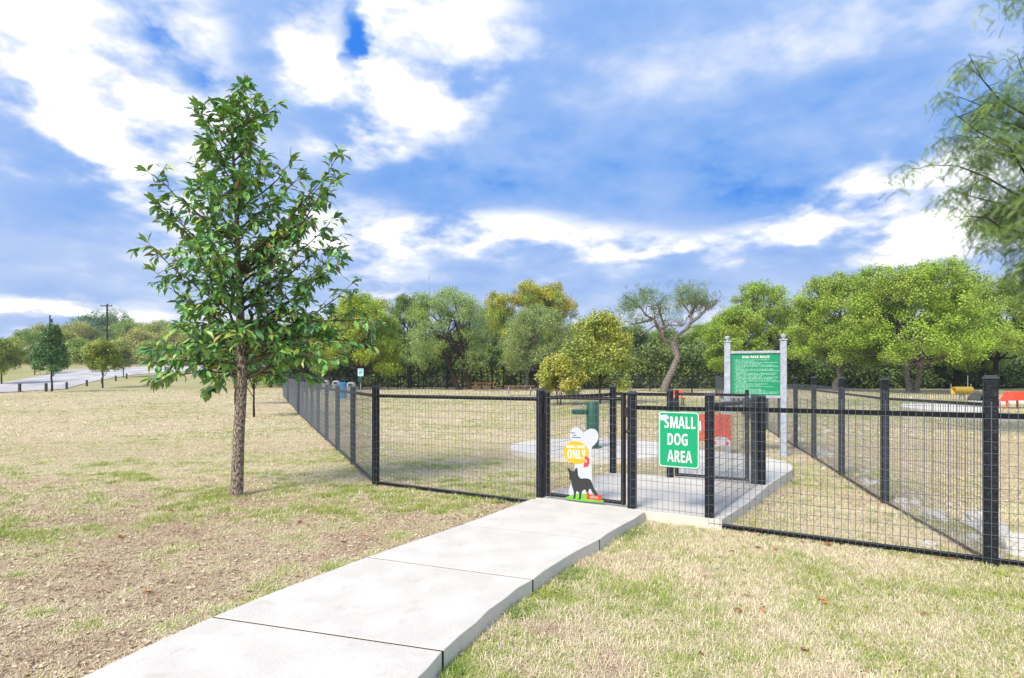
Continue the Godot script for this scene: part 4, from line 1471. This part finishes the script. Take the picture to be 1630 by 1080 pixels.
# ---------------------------------------------------------------- the rise on the left
func build_left_hill():
	var r := RandomNumberGenerator.new()
	r.seed = 19
	var kinds := [[Color(0.42, 0.50, 0.09), Color(0.52, 0.54, 0.12)], [Color(0.28, 0.43, 0.09), Color(0.38, 0.50, 0.10)], [Color(0.44, 0.50, 0.13), Color(0.54, 0.51, 0.17)], [Color(0.15, 0.29, 0.10), Color(0.22, 0.36, 0.10)]]
	var words := ["yellow green", "fresh green", "straw tinted", "dark green"]
	var k := 0
	for q in [[-30, 560, 118, 1], [22, 542, 132, 0], [48, 528, 150, 1], [72, 522, 160, 2], [100, 530, 140, 0], [125, 515, 165, 2], [150, 505, 175, 3], [185, 497, 178, 3], [205, 512, 168, 1], [130, 545, 122, 1], [160, 548, 120, 0], [195, 545, 122, 2], [225, 530, 140, 2], [255, 514, 160, 0], [285, 520, 156, 0], [245, 548, 120, 1], [310, 528, 140, 2], [340, 535, 130, 0], [370, 530, 132, 1], [400, 532, 128, 0], [290, 552, 112, 0], [60, 556, 116, 0]]:
		var Z: float = q[2]
		var X := at_px(q[0], Z)
		var hh: float = (604 - q[1]) / 940.0 * Z + 1.6 - rise(X, Z)
		var c: Array = kinds[q[3]]
		tree("hillside_tree", "%s tree on the far hillside, %s" % [words[q[3]], ["outside the left edge above the road", "second from the left edge above the road", "behind the left power pole", "just right of the left power pole", "left of the tallest hill trees", "rounded, below the tall hilltop pair", "topmost left one of the hilltop pair", "topmost right one of the hilltop pair", "right of the hilltop pair", "left behind the small yellow lawn tree", "right behind the small yellow lawn tree", "at the end of the road", "right of the road's end", "broad and bright between road and young tree", "beside the young tree's left branches", "low, above the road's far end", "behind the young tree's lower left branch", "behind the young tree's left foliage", "behind the young tree's trunk", "just right of the young tree's trunk", "low, under the young tree's left foliage", "low, behind the small conical lawn tree"][k]], "trees on the far hillside",
			X, Z, {h = hh, w = hh * r.randf_range(1.15, 1.45), base = hh * 0.12, col = c[0], col2 = c[1], n = 330, set = CL.far, lobes = 11, gap = 0.12, clump = 1.0, lobe = 1.15, wide = 0.3}, 300 + k)
		k += 1
	var pl := []
	var co := []
	for i in 6000:
		var X := r.randf_range(-175.0, -28.0)
		var Z := r.randf_range(112.0, 190.0)
		if X > -60.0 and Z < 119.0: continue
		if X < at_px(25, Z) and Z < 126.0: continue
		var y := (3.2 + 2.0 * n_big.get_noise_2d(X * 0.4, Z * 0.4)) * pow(r.randf(), 0.7) + 0.3
		pl.append(Transform3D(any_turn(r, r.randf_range(0.8, 1.4)), V(X, Z, y)))
		co.append(Color(0.28, 0.40, 0.10).lerp(Color(0.48, 0.53, 0.16), clampf(0.5 + n_mid.get_noise_2d(X * 0.12, Z * 0.12) + r.randf_range(-0.2, 0.2), 0.0, 1.0)))
	var scrub := multi("hillside_scrub", CL.far[1], pl, co, M.leaf, self)
	tag(scrub, "mixed green and straw scrub covering the far hillside", "scrub")
	# young trees set out on the lawn by the road
	var green := Color(0.13, 0.27, 0.09)
	tree("lawn_tree", "conical dark green young tree by the road bollards", "young trees along the road", at_px(82, 53.7), 53.7, {h = 5.9, w = 3.3, base = 1.2, col = green, col2 = Color(0.12, 0.22, 0.06), n = 420, set = CL.young, lobes = 12, clump = 1.7, gap = 0.1, wide = 0.14, trunk = 0.09}, 401)
	tree("lawn_tree", "small yellow green young tree by the road bollards", "young trees along the road", at_px(163, 69), 69, {h = 5.4, w = 3.9, base = 1.6, col = Color(0.26, 0.34, 0.04), col2 = Color(0.34, 0.38, 0.05), n = 340, set = CL.young, lobes = 11, clump = 1.9, gap = 0.1, trunk = 0.09, wide = 0.3}, 402)
	tree("lawn_tree", "yellow green tree at the left edge beyond the road", "young trees along the road", at_px(2, 77), 77, {h = 5.8, w = 5.4, base = 1.4, col = Color(0.24, 0.34, 0.05), col2 = Color(0.30, 0.36, 0.05), n = 330, set = CL.young, lobes = 11, clump = 2.2, gap = 0.1, trunk = 0.1}, 403)
	tree("lawn_tree", "grey green young tree on the far verge of the road", "young trees along the road", at_px(55, 93), 93, {h = 4.6, w = 3.0, base = 1.3, col = Color(0.2, 0.27, 0.09), n = 160, set = CL.young, lobes = 8, clump = 2.2, gap = 0.15, trunk = 0.08}, 404)
	tree("lawn_tree", "thin young tree at the last road bollard", "young trees along the road", at_px(196, 88), 88, {h = 4.4, w = 2.8, base = 1.5, col = Color(0.25, 0.3, 0.09), n = 130, set = CL.young, lobes = 8, clump = 2.0, gap = 0.3, trunk = 0.07}, 405)
	tree("lawn_tree", "young tree with black wrapped stem behind the glossy leaved tree", "", at_px(404, 24.3), 24.3, {h = 3.2, w = 2.0, base = 1.2, col = green, col2 = Color(0.18, 0.26, 0.05), n = 170, set = CL.young, lobes = 9, gap = 0.15, trunk = 0.045}, 406)
	tree("lawn_tree", "young tree farther back behind the glossy leaved tree's trunk", "", at_px(374, 33), 33, {h = 3.6, w = 2.2, base = 1.4, col = green, col2 = Color(0.18, 0.26, 0.05), n = 170, set = CL.young, lobes = 9, gap = 0.15, trunk = 0.045}, 407)
	# power poles
	for q in [[170, 484, 132.0, "tall dark power pole with crossarm beside the hilltop trees", true], [79, 502, 150.0, "dark power pole rising behind the conical lawn tree", false]]:
		var Z: float = q[2]
		var X := at_px(q[0], Z)
		var hh: float = (604 - q[1]) / 940.0 * Z + 1.6 - rise(X, Z)
		var p := thing("power_pole", V(X, Z, 0.0), q[3], "power pole")
		var st := begin()
		tube(st, [Vector3(0, -0.5, 0), Vector3(0, hh, 0)], [0.26, 0.17], 8)
		part(st, "pole", M.pole, p)
		if q[4]:
			st = begin()
			box(st, Transform3D(Basis(), Vector3(0, hh - 0.5, 0.26)), Vector3(2.6, 0.2, 0.16), 0.02)
			var arm := part(st, "crossarm", M.pole, p)
			for x in [-1.2, -0.5, 0.5, 1.2]:
				st = begin()
				lathe(st, Vector3(x, hh - 0.4, 0.26), [[0.06, 0.0], [0.1, 0.08], [0.07, 0.16], [0.09, 0.24], [0.0, 0.3]], 8)
				part(st, "insulator", M.bin, arm)
		else:
			st = begin()
			tube(st, [Vector3(0.35, hh - 2.0, 0), Vector3(0.35, hh - 1.0, 0)], [0.28, 0.28], 10)
			part(st, "transformer", M.pole, p)
	var mast := thing("radio_mast", V(at_px(683, 210), 210, 0.0), "thin radio mast far behind the trees", "mast")
	var ms := begin()
	tube(ms, [Vector3(0, -0.5, 0), Vector3(0, 36.5, 0)], [0.18, 0.10], 5)
	part(ms, "pole", M.bin, mast)
	# bollards along the road
	var words2 := ["first bollard from the left edge along the road", "second bollard from the left edge, beside the conical lawn tree", "third bollard from the left edge along the road", "fourth bollard from the left edge along the road", "fifth bollard from the left edge, left of the yellow green lawn tree", "sixth bollard from the left edge, right of the yellow green lawn tree", "farthest bollard along the road"]
	var spots := [[-43.3, 51.9], [-42.4, 53.7], [-48.6, 64.4], [-52.6, 73.0], [-54.2, 78.0], [-55.4, 82.5], [-56.3, 86.2]]
	for b in spots.size():
		var o := thing("bollard", V(spots[b][0], spots[b][1], 0.0), words2[b], "bollard", "bollards along the road")
		var st := begin()
		lathe(st, Vector3(0, -0.1, 0), [[0.12, 0.0], [0.12, 0.84], [0.10, 0.88], [0.0, 0.90]], 12)
		part(st, "body", M.bollard, o)

# ---------------------------------------------------------------- things in the yards
func build_park_furniture():
	# drinking fountain
	var o := thing("drinking_fountain", Vector3(1.76, 0.105, -12.9), "dark green drinking fountain post on the round concrete pad", "fountain")
	var st := begin()
	lathe(st, Vector3.ZERO, [[0.20, 0.0], [0.20, 0.025], [0.135, 0.03], [0.135, 0.98], [0.125, 1.0], [0.0, 1.005]], 24)
	part(st, "pedestal", M.fountain, o)
	st = begin()
	box(st, Transform3D(Basis(), Vector3(-0.29, 0.78, 0)), Vector3(0.32, 0.10, 0.24), 0.02)
	var arm := part(st, "bowl_arm", M.fountain, o)
	st = begin()
	lathe(st, Vector3(-0.31, 0.832, 0), [[0.10, 0.0], [0.10, 0.012], [0.085, 0.012], [0.03, 0.003], [0.0, 0.003]], 16)
	part(st, "bowl", M.steel, arm)
	st = begin()
	tube(st, [Vector3(-0.2, 0.83, 0.05), Vector3(-0.2, 0.89, 0.05), Vector3(-0.23, 0.90, 0.05)], [0.012, 0.012, 0.01], 8)
	part(st, "spout", M.steel, arm)
	st = begin()
	tube(st, [Vector3(-0.45, 0.78, 0), Vector3(-0.462, 0.78, 0)], [0.03, 0.03], 12)
	part(st, "push_button", M.steel, arm)
	st = begin()
	lathe(st, Vector3(0.02, 1.005, 0), [[0.03, 0.0], [0.03, 0.02], [0.0, 0.025]], 12)
	part(st, "cap", M.steel, o)

	# picnic tables
	for q in [[771, 57.0, 2.45, "red brown picnic table under the trees, the farther one", M.timber, M.timber], [827, 44.5, 2.3, "pale topped picnic table with metal legs, the nearer one", M.timber_pale, M.steel]]:
		var Z: float = q[1]
		var t := thing("picnic_table", V(at_px(q[0], Z), Z, 0.0), q[3], "picnic table")
		for k in 5:
			st = begin()
			box(st, Transform3D(Basis(), Vector3(0, 0.74, (k - 2) * 0.148)), Vector3(q[2], 0.045, 0.138), 0.006)
			part(st, "top_plank", q[4], t)
		for s in [-1.0, 1.0]:
			for k in 2:
				st = begin()
				box(st, Transform3D(Basis(), Vector3(0, 0.44, s * (0.62 + k * 0.148))), Vector3(q[2], 0.045, 0.138), 0.006)
				part(st, "seat_plank", q[4], t)
			for e in [-1.0, 1.0]:
				st = begin()
				beam(st, Vector3(e * q[2] * 0.36, -0.03, s * 0.66), Vector3(e * q[2] * 0.36, 0.715, s * 0.24), 0.06, 0.09, 0.008)
				part(st, "leg", q[5], t)
		for e in [-1.0, 1.0]:
			st = begin()
			box(st, Transform3D(Basis(), Vector3(e * q[2] * 0.36 + 0.062, 0.385, 0)), Vector3(0.06, 0.06, 1.5), 0.006)
			part(st, "crossbar", q[5], t)

	# pet waste station and bins inside the long fence
	var ws := thing("waste_station", V(at_px(574, 43.0), 43.0, 0.0), "pet waste station with pale blue sign beyond the long fence", "waste station")
	st = begin()
	box(st, Transform3D(Basis(), Vector3(0, 0.98, 0)), Vector3(0.06, 2.1, 0.06), 0.006)
	part(st, "pole", M.bin, ws)
	st = begin()
	plate(st, Transform3D(Basis(), Vector3(0, 1.78, 0.036)), round_rect(0.42, 0.56, 0.03), -0.004, 0.004)
	var pn := part(st, "sign_panel", M.sign_pale, ws)
	var ST := Transform3D(Basis(), Vector3(0, 1.78, 0.04))
	for p in ["-0.13,0.02 -0.02,0.03 0.05,0.10 0.11,0.09 0.10,0.0 0.04,-0.03 0.03,-0.12 0.0,-0.12 0.0,-0.04 -0.07,-0.05 -0.08,-0.13 -0.11,-0.13 -0.11,-0.03", "-0.16,0.17 0.16,0.17 0.16,0.21 -0.16,0.21"]:
		print_layer(pn, "print_mark", ST, outline(p), 0.0026, M.teal)
	st = begin()
	box(st, Transform3D(Basis(), Vector3(0, 1.27, 0.11)), Vector3(0.28, 0.36, 0.15), 0.02)
	part(st, "bag_dispenser", M.fountain, ws)
	var bb := thing("blue_barrel", V(at_px(546, 40.0), 40.0, 0.0), "bright blue barrel showing above the long fence", "barrel")
	st = begin()
	lathe(st, Vector3.ZERO, [[0.27, -0.02], [0.29, 0.05], [0.29, 0.45], [0.305, 0.48], [0.29, 0.51], [0.29, 0.98], [0.30, 1.0], [0.30, 1.03], [0.27, 1.06]], 20)
	var body := part(st, "body", M.blue, bb)
	st = begin()
	lathe(st, Vector3.ZERO, [[0.275, 1.058], [0.2, 1.07], [0.0, 1.075]], 20)
	part(st, "lid", M.blue, body)
	for q in [[559, 38.5, "grey domed litter bin right of the blue barrel"], [535, 42.0, "grey domed litter bin left of the blue barrel"], [518, 45.0, "domed litter bin farthest left above the long fence"]]:
		var b := thing("litter_bin", V(at_px(q[0], q[1]), q[1], 0.0), q[2], "litter bin", "litter bins beyond the long fence")
		st = begin()
		lathe(st, Vector3.ZERO, [[0.26, -0.02], [0.28, 0.04], [0.28, 0.82], [0.25, 0.84]], 18)
		part(st, "drum", M.bin, b)
		st = begin()
		lathe(st, Vector3.ZERO, [[0.29, 0.835], [0.29, 0.95], [0.26, 1.07], [0.18, 1.15], [0.0, 1.18]], 18)
		var lid := part(st, "domed_lid", M.bin, b)
		st = begin()
		var op := Transform3D(Basis(Vector3.RIGHT, -0.12), Vector3(0, 0.99, 0.288))
		plate(st, op, oval(Vector2.ZERO, 0.14, 0.09, 16), -0.03, 0.006)
		part(st, "opening", M.dark, lid)

	# play things in the large dog yard
	var Z2 := 38.0
	var yb := thing("yellow_barrel_tunnel", V(at_px(1532, Z2), Z2, 0.0), "yellow crawl barrel on a stand in the large dog yard", "dog agility barrel")
	st = begin()
	var ring := []
	for k in 17: ring.append(Vector2(cos(TAU * k / 16.0), sin(TAU * k / 16.0)))
	st.set_smooth_group(0)
	for k in 16:
		for rr in [0.25, 0.225]:
			quad(st, Vector3(-0.58, 0.62 + ring[k].y * rr, ring[k].x * rr), Vector3(0.58, 0.62 + ring[k].y * rr, ring[k].x * rr), Vector3(0.58, 0.62 + ring[k + 1].y * rr, ring[k + 1].x * rr), Vector3(-0.58, 0.62 + ring[k + 1].y * rr, ring[k + 1].x * rr))
		for e in [-0.58, 0.58]:
			quad(st, Vector3(e, 0.62 + ring[k].y * 0.25, ring[k].x * 0.25), Vector3(e, 0.62 + ring[k].y * 0.225, ring[k].x * 0.225), Vector3(e, 0.62 + ring[k + 1].y * 0.225, ring[k + 1].x * 0.225), Vector3(e, 0.62 + ring[k + 1].y * 0.25, ring[k + 1].x * 0.25))
	part(st, "barrel", M.play_yellow, yb)
	for x in [-0.1, 0.1]:
		st = begin()
		beam(st, Vector3(x * 2.2, -0.05, 0), Vector3(x, 0.385, 0), 0.09, 0.09, 0.01)
		part(st, "leg", M.bin, yb)
	for x in [-0.64, 0.64]:
		st = begin()
		tube(st, [Vector3(x, -0.05, -0.1), Vector3(x, 1.05, -0.1)], [0.022, 0.022], 6)
		part(st, "pole", M.bin, yb)
	var fp := thing("flag_pole", V(at_px(1541, 41.0), 41.0, 0.0), "thin bare pole standing behind the yellow barrel", "pole")
	st = begin()
	tube(st, [Vector3(0, -0.05, 0), Vector3(0, 1.55, 0)], [0.03, 0.02], 6)
	part(st, "pole", M.bin, fp)
	var bt := thing("black_tunnel", V(at_px(1560, 37.0), 37.0, 0.0), "low black arched tunnel between the yellow barrel and corner post", "dog tunnel")
	st = begin()
	st.set_smooth_group(0)
	for k in 12:
		var a := PI * k / 12.0
		var b := PI * (k + 1) / 12.0
		for rr in [0.42, 0.39]:
			quad(st, Vector3(cos(a) * rr, sin(a) * rr * 1.1, -0.5), Vector3(cos(a) * rr, sin(a) * rr * 1.1, 0.5), Vector3(cos(b) * rr, sin(b) * rr * 1.1, 0.5), Vector3(cos(b) * rr, sin(b) * rr * 1.1, -0.5))
		for e in [-0.5, 0.5]:
			quad(st, Vector3(cos(a) * 0.42, sin(a) * 0.462, e), Vector3(cos(a) * 0.39, sin(a) * 0.429, e), Vector3(cos(b) * 0.39, sin(b) * 0.429, e), Vector3(cos(b) * 0.42, sin(b) * 0.462, e))
	part(st, "arch", M.dark, bt)
	var Z3 := 30.0
	var rr2 := thing("red_ramp", V(at_px(1596, Z3), Z3, 0.0), "red sloped ramp table at the right edge beyond the corner post", "dog ramp")
	st = begin()
	plate(st, Transform3D(Basis(), Vector3(0, 0, 0.35)), outline("-0.15,0.40 0.25,0.44 0.42,0.80 2.6,0.84 2.6,0.90 0.38,0.86 0.2,0.50 -0.15,0.45"), -0.7, 0.0)
	part(st, "deck", M.play_red, rr2)
	st = begin()
	plate(st, Transform3D(Basis(), Vector3(0, 0, 0.31)), outline("0.27,0.45 2.6,0.45 2.6,0.835 0.44,0.795"), -0.02, 0.02)
	part(st, "skirt", M.play_red, rr2)
	for x in [0.02, 0.98, 2.4]:
		for s in [-0.26, 0.26]:
			st = begin()
			beam(st, Vector3(x, -0.05, s), Vector3(x, 0.43, s), 0.07, 0.07, 0.01)
			part(st, "leg", M.play_red, rr2)
	# far red bin behind the inner gate post
	var fb := thing("red_bench", V(at_px(1080, 32.0), 32.0, 0.0), "small red bench glimpsed behind the inner gate posts", "bench")
	st = begin()
	box(st, Transform3D(Basis(), Vector3(0, 0.44, 0)), Vector3(0.62, 0.05, 0.36), 0.01)
	part(st, "seat", M.play_red, fb)
	st = begin()
	box(st, Transform3D(Basis(Vector3.RIGHT, -0.2), Vector3(0, 0.70, -0.22)), Vector3(0.62, 0.26, 0.04), 0.01)
	part(st, "backrest", M.play_red, fb)
	for x in [-0.24, 0.24]:
		st = begin()
		beam(st, Vector3(x, -0.05, -0.16), Vector3(x, 0.60, -0.18), 0.05, 0.05, 0.008)
		part(st, "leg", M.dark, fb)
		st = begin()
		beam(st, Vector3(x, -0.05, 0.14), Vector3(x, 0.415, 0.14), 0.05, 0.05, 0.008)
		part(st, "leg", M.dark, fb)

	# limestone along the dividing fence
	var r := RandomNumberGenerator.new()
	r.seed = 33
	var shapes := []
	for k in 6:
		var rs := begin()
		rs.set_smooth_group(-1)
		var pts := []
		for q in 16:
			var d := Vector3(r.randfn(), r.randfn() * 0.7, r.randfn()).normalized()
			pts.append(d * Vector3(1.0, 0.55, 0.8) * r.randf_range(0.8, 1.1))
		var hull := ConvexPolygonShape3D.new()
		hull.points = PackedVector3Array(pts)
		shapes.append(stone(r))
	for k in 58:
		var z := 4.6 + 12.5 * pow(r.randf(), 1.25)
		var x := 4.12 + 0.29 * (z - 5.08) + r.randf_range(0.12, 0.55 + 0.25 * float(z < 8.0)) * (1.0 if r.randf() < 0.88 else -0.6)
		var big := r.randf_range(0.05, 0.10)
		if k < 10:
			z = 4.9 + k * 0.20
			x = 4.12 + 0.29 * (z - 5.08) + r.randf_range(0.22, 0.6)
			big = r.randf_range(0.12, 0.22)
		var mi := MeshInstance3D.new()
		mi.name = numbered("limestone_rock")
		mi.mesh = shapes[k % 6]
		mi.material_override = M.rock
		mi.transform = Transform3D(any_turn(r, big, true), V(x, z, big * 0.18))
		add_child(mi)
		tag(mi, "pale limestone rock lying along the dividing fence", "rock", "limestone rocks along the dividing fence")
	for q in [[-2.65, 7.35, 0.035], [-2.2, 7.9, 0.03], [8.8, 18.2, 0.16], [9.4, 17.6, 0.12]]:
		var mi := MeshInstance3D.new()
		mi.name = numbered("loose_stone")
		mi.mesh = shapes[int(q[2] * 100) % 6]
		mi.material_override = M.rock
		mi.transform = Transform3D(any_turn(r, q[2], true), V(q[0], q[1], q[2] * 0.2))
		add_child(mi)
		tag(mi, "small pale loose stone lying alone in the grass", "stone", "loose stones in the grass")

func stone(r: RandomNumberGenerator) -> ArrayMesh:
	var st := begin()
	st.set_smooth_group(-1)
	var rings := []
	var sides := 9
	for j in 5:
		var a := PI * (j + 0.5) / 5.0 - PI / 2
		var ring := []
		for k in sides:
			var b := TAU * k / sides + j * 0.3
			ring.append(Vector3(cos(a) * cos(b), sin(a) * 0.62, cos(a) * sin(b) * 0.8) * r.randf_range(0.78, 1.15))
		rings.append(ring)
	for j in 4:
		for k in sides:
			var k2 := (k + 1) % sides
			quad(st, rings[j][k], rings[j][k2], rings[j + 1][k2], rings[j + 1][k])
	for k in range(1, sides - 1):
		tri(st, rings[0][0], rings[0][k + 1], rings[0][k])
		tri(st, rings[4][0], rings[4][k], rings[4][k + 1])
	st.generate_normals()
	return st.commit()

# ---------------------------------------------------------------- lawn
func tuft(n: int, height: float, spread: float, width: float, flat: float, seed_: int) -> ArrayMesh:
	var r := RandomNumberGenerator.new()
	r.seed = seed_
	var st := begin()
	st.set_smooth_group(-1)
	for k in n:
		var a := r.randf() * TAU
		var o := Vector3(cos(a), 0, sin(a)) * spread * sqrt(r.randf())
		var b := r.randf() * TAU
		var lean := Vector3(cos(b), 0, sin(b))
		var side := Vector3(-lean.z, 0, lean.x) * width * r.randf_range(0.7, 1.3)
		var L := height * r.randf_range(0.6, 1.3)
		var f := flat * r.randf_range(0.5, 1.4)
		var m := o + Vector3.UP * L * 0.6 + lean * L * f * 0.5
		var tip := o + Vector3.UP * L * (1.0 - 0.35 * f) + lean * L * f * 1.2
		var tone := r.randf_range(0.75, 1.25)
		st.set_color(Color(tone, tone * r.randf_range(0.94, 1.06), tone * r.randf_range(0.85, 1.1)))
		quad(st, o - side, m - side * 0.7, m + side * 0.7, o + side)
		tri(st, m - side * 0.7, tip, m + side * 0.7)
	st.generate_normals()
	return st.commit()

func on_concrete(X: float, Z: float) -> bool:
	if Z > 6.0:
		if Vector2(X - 1.85, Z - 13.05).length() < 1.92: return true
		for poly in [[Vector2(0.25, 7.37), Vector2(2.23, 6.19), Vector2(3.64, 8.30), Vector2(4.64, 9.72), Vector2(4.92, 10.7), Vector2(4.3, 12.0), Vector2(3.75, 12.75), Vector2(3.2, 11.7), Vector2(2.46, 8.98), Vector2(1.6, 9.48)]]:
			if Geometry2D.is_point_in_polygon(Vector2(X, Z), PackedVector2Array(poly)): return true
	return Geometry2D.is_point_in_polygon(Vector2(X, Z), PATH_OUTLINE)

var PATH_OUTLINE := PackedVector2Array([Vector2(0.25, 7.33), Vector2(-0.51, 6.03), Vector2(-1.206, 4.93), Vector2(-1.87, 3.69), Vector2(-2.25, 2.55), Vector2(-2.5, 1.2), Vector2(-0.82, 0.8), Vector2(-0.66, 2.05), Vector2(-0.37, 3.23), Vector2(0.14, 4.39), Vector2(0.80, 5.47), Vector2(1.49, 6.61)])

func build_grass():
	var r := RandomNumberGenerator.new()
	r.seed = 3
	var up := [tuft(9, 0.042, 0.035, 0.0016, 0.7, 1), tuft(9, 0.046, 0.04, 0.0016, 0.9, 2), tuft(8, 0.034, 0.045, 0.0018, 1.3, 3)]
	var low := [tuft(8, 0.020, 0.055, 0.0022, 2.2, 4), tuft(8, 0.024, 0.05, 0.002, 1.8, 5)]
	var far := tuft(9, 0.05, 0.10, 0.006, 1.5, 6)
	var pl := [[], [], [], [], [], []]
	var co := [[], [], [], [], [], []]
	var tries := 0
	var bands := [[2.45, 4.2, 26000], [4.2, 6.6, 34000], [6.6, 10.0, 36000], [10.0, 16.0, 26000], [16.0, 30.0, 15000], [30.0, 60.0, 12000]]
	for b in bands.size():
		for k in bands[b][2]:
			var Z: float = sqrt(lerpf(bands[b][0] * bands[b][0], bands[b][1] * bands[b][1], r.randf()))
			var X: float = r.randf_range(-0.92, 0.92) * Z
			if Z < 15.0 and on_concrete(X, Z): continue
			var l := lawn(X, Z)
			var lush: bool = X > 0.85 - 0.75 * (6.6 - Z) - 0.2 and Z < 7.2
			if not lush and r.randf() < l.y * 0.55: continue
			var c := Color(0.82, 0.71, 0.50)
			var green_here: float = l.x * 1.05
			if r.randf() < green_here: c = Color(0.30, 0.42, 0.08).lerp(Color(0.55, 0.57, 0.19), r.randf())
			elif r.randf() < l.y * 1.3: c = Color(0.55, 0.42, 0.29).lerp(Color(0.76, 0.63, 0.46), r.randf())
			else: c = c.lerp(Color(0.88, 0.79, 0.58), r.randf())
			var i: int
			var s := r.randf_range(0.7, 1.25)
			if b >= 4: i = 5
			elif lush or l.x > 0.55: i = r.randi() % 3
			else: i = 3 + r.randi() % 2
			if b >= 2 and b < 4: s *= 1.35
			if b == 5: s *= 1.5
			pl[i].append(Transform3D(any_turn(r, s, true), V(X, Z, -0.002)))
			co[i].append(c)
	# a fresher fringe along the edges of the footpath
	for k in 1700:
		var e := r.randi_range(0, 4)
		var t := r.randf()
		var left := r.randf() < 0.5
		var a: Vector2 = PATH_OUTLINE[e] if left else PATH_OUTLINE[11 - e]
		var bq: Vector2 = PATH_OUTLINE[e + 1] if left else PATH_OUTLINE[10 - e]
		var p := a.lerp(bq, t)
		if n_mid.get_noise_2d(p.x * 2.0, p.y * 2.0 + 30.0) < 0.0: continue
		var n := (bq - a).orthogonal().normalized() * absf(r.randfn()) * 0.07
		p += (n if not left else -n) * -1.0 + Vector2(-0.03 if left else 0.03, 0)
		if on_concrete(p.x, p.y): continue
		pl[r.randi() % 3].append(Transform3D(any_turn(r, r.randf_range(0.9, 1.6), true), V(p.x, p.y, 0.0)))
		co[0].append(Color(0, 0, 0))
		co[0].pop_back()
	# colours for the fringe
	for i in 3:
		while co[i].size() < pl[i].size(): co[i].append(Color(0.15, 0.29, 0.05).lerp(Color(0.30, 0.38, 0.09), r.randf()))
	var words := ["dry and green grass tufts of the mown verge", "green and straw grass tufts mixed through the verge", "low bent grass tufts of the verge", "flattened straw on the lawn", "short dry stubble on the lawn", "dry grass of the far field"]
	var meshes := [up[0], up[1], up[2], low[0], low[1], far]
	for i in 6:
		if pl[i].size() == 0: continue
		var g := multi(numbered("grass"), meshes[i], pl[i], co[i], M.grass, self)
		tag(g, words[i], "grass")
	print("tufts ", pl.map(func(x): return x.size()))

func build_litter():
	var r := RandomNumberGenerator.new()
	r.seed = 12
	var st := begin()
	st.set_smooth_group(-1)
	# a curled dead leaf
	var mid := [Vector3(-0.5, 0.10, 0), Vector3(-0.2, 0.02, 0), Vector3(0.15, 0.03, 0), Vector3(0.5, 0.14, 0)]
	for s in [-1.0, 1.0]:
		var e1 := Vector3(-0.22, 0.14, s * 0.25)
		var e2 := Vector3(0.14, 0.20, s * 0.29)
		tri(st, mid[0], mid[1], e1)
		quad(st, mid[1], mid[2], e2, e1)
		tri(st, mid[2], mid[3], e2)
	st.generate_normals()
	var lm := st.commit()
	var tones := [[Color(0.36, 0.13, 0.045), "rust brown"], [Color(0.50, 0.22, 0.07), "orange brown"], [Color(0.22, 0.10, 0.05), "dark brown"], [Color(0.62, 0.50, 0.36), "pale tan"]]
	var mats := []
	for t in tones: mats.append(mat(t[0].r, t[0].g, t[0].b, 0.8, 0, 0.2))
	var spots := []
	for k in 24: spots.append(Vector2(r.randf_range(-5.5, -1.2), r.randf_range(4.0, 8.2)))
	for k in 16: spots.append(Vector2(r.randf_range(0.2, 3.2), r.randf_range(3.2, 5.6)))
	for k in 16: spots.append(P3.lerp(P5, r.randf_range(0.15, 0.95)) + Vector2(r.randf_range(-0.1, 0.06), r.randf_range(-0.16, 0.05)))
	for k in 5: spots.append(P0.lerp(P1, r.randf_range(0.75, 0.97)) + Vector2(r.randf_range(-0.1, 0.05), -0.1))
	for p in spots:
		if on_concrete(p.x, p.y): continue
		var c := r.randi() % 4
		var mi := MeshInstance3D.new()
		mi.name = numbered("fallen_leaf")
		mi.mesh = lm
		mi.material_override = mats[c]
		var b := Basis(Vector3.UP, r.randf() * TAU) * Basis(Vector3.RIGHT, r.randf_range(-0.35, 0.35))
		mi.transform = Transform3D(b.scaled(Vector3.ONE * r.randf_range(0.05, 0.085)), V(p.x, p.y, 0.018))
		add_child(mi)
		tag(mi, "%s fallen leaf lying in the grass" % tones[c][1], "leaf", "%s fallen leaves" % tones[c][1])
	# crumbs of leaf and bark, nobody could count them
	var pl := []
	var co := []
	for k in 22000:
		var Z := r.randf_range(2.6, 9.5)
		var X := r.randf_range(-0.9, 0.9) * Z
		if on_concrete(X, Z): continue
		var l := lawn(X, Z)
		if r.randf() > 0.12 + l.y: continue
		var b := Basis(Vector3.UP, r.randf() * TAU) * Basis(Vector3.RIGHT, r.randf_range(-0.5, 0.5))
		pl.append(Transform3D(b.scaled(Vector3.ONE * r.randf_range(0.018, 0.045)), V(X, Z, 0.012)))
		co.append(Color(0.24, 0.15, 0.09).lerp(Color(0.68, 0.55, 0.41), pow(r.randf(), 0.7)))
	var o := multi("leaf_litter", lm, pl, co, M.dead_leaf, self)
	tag(o, "fine brown leaf litter scattered through the lawn", "leaf litter")
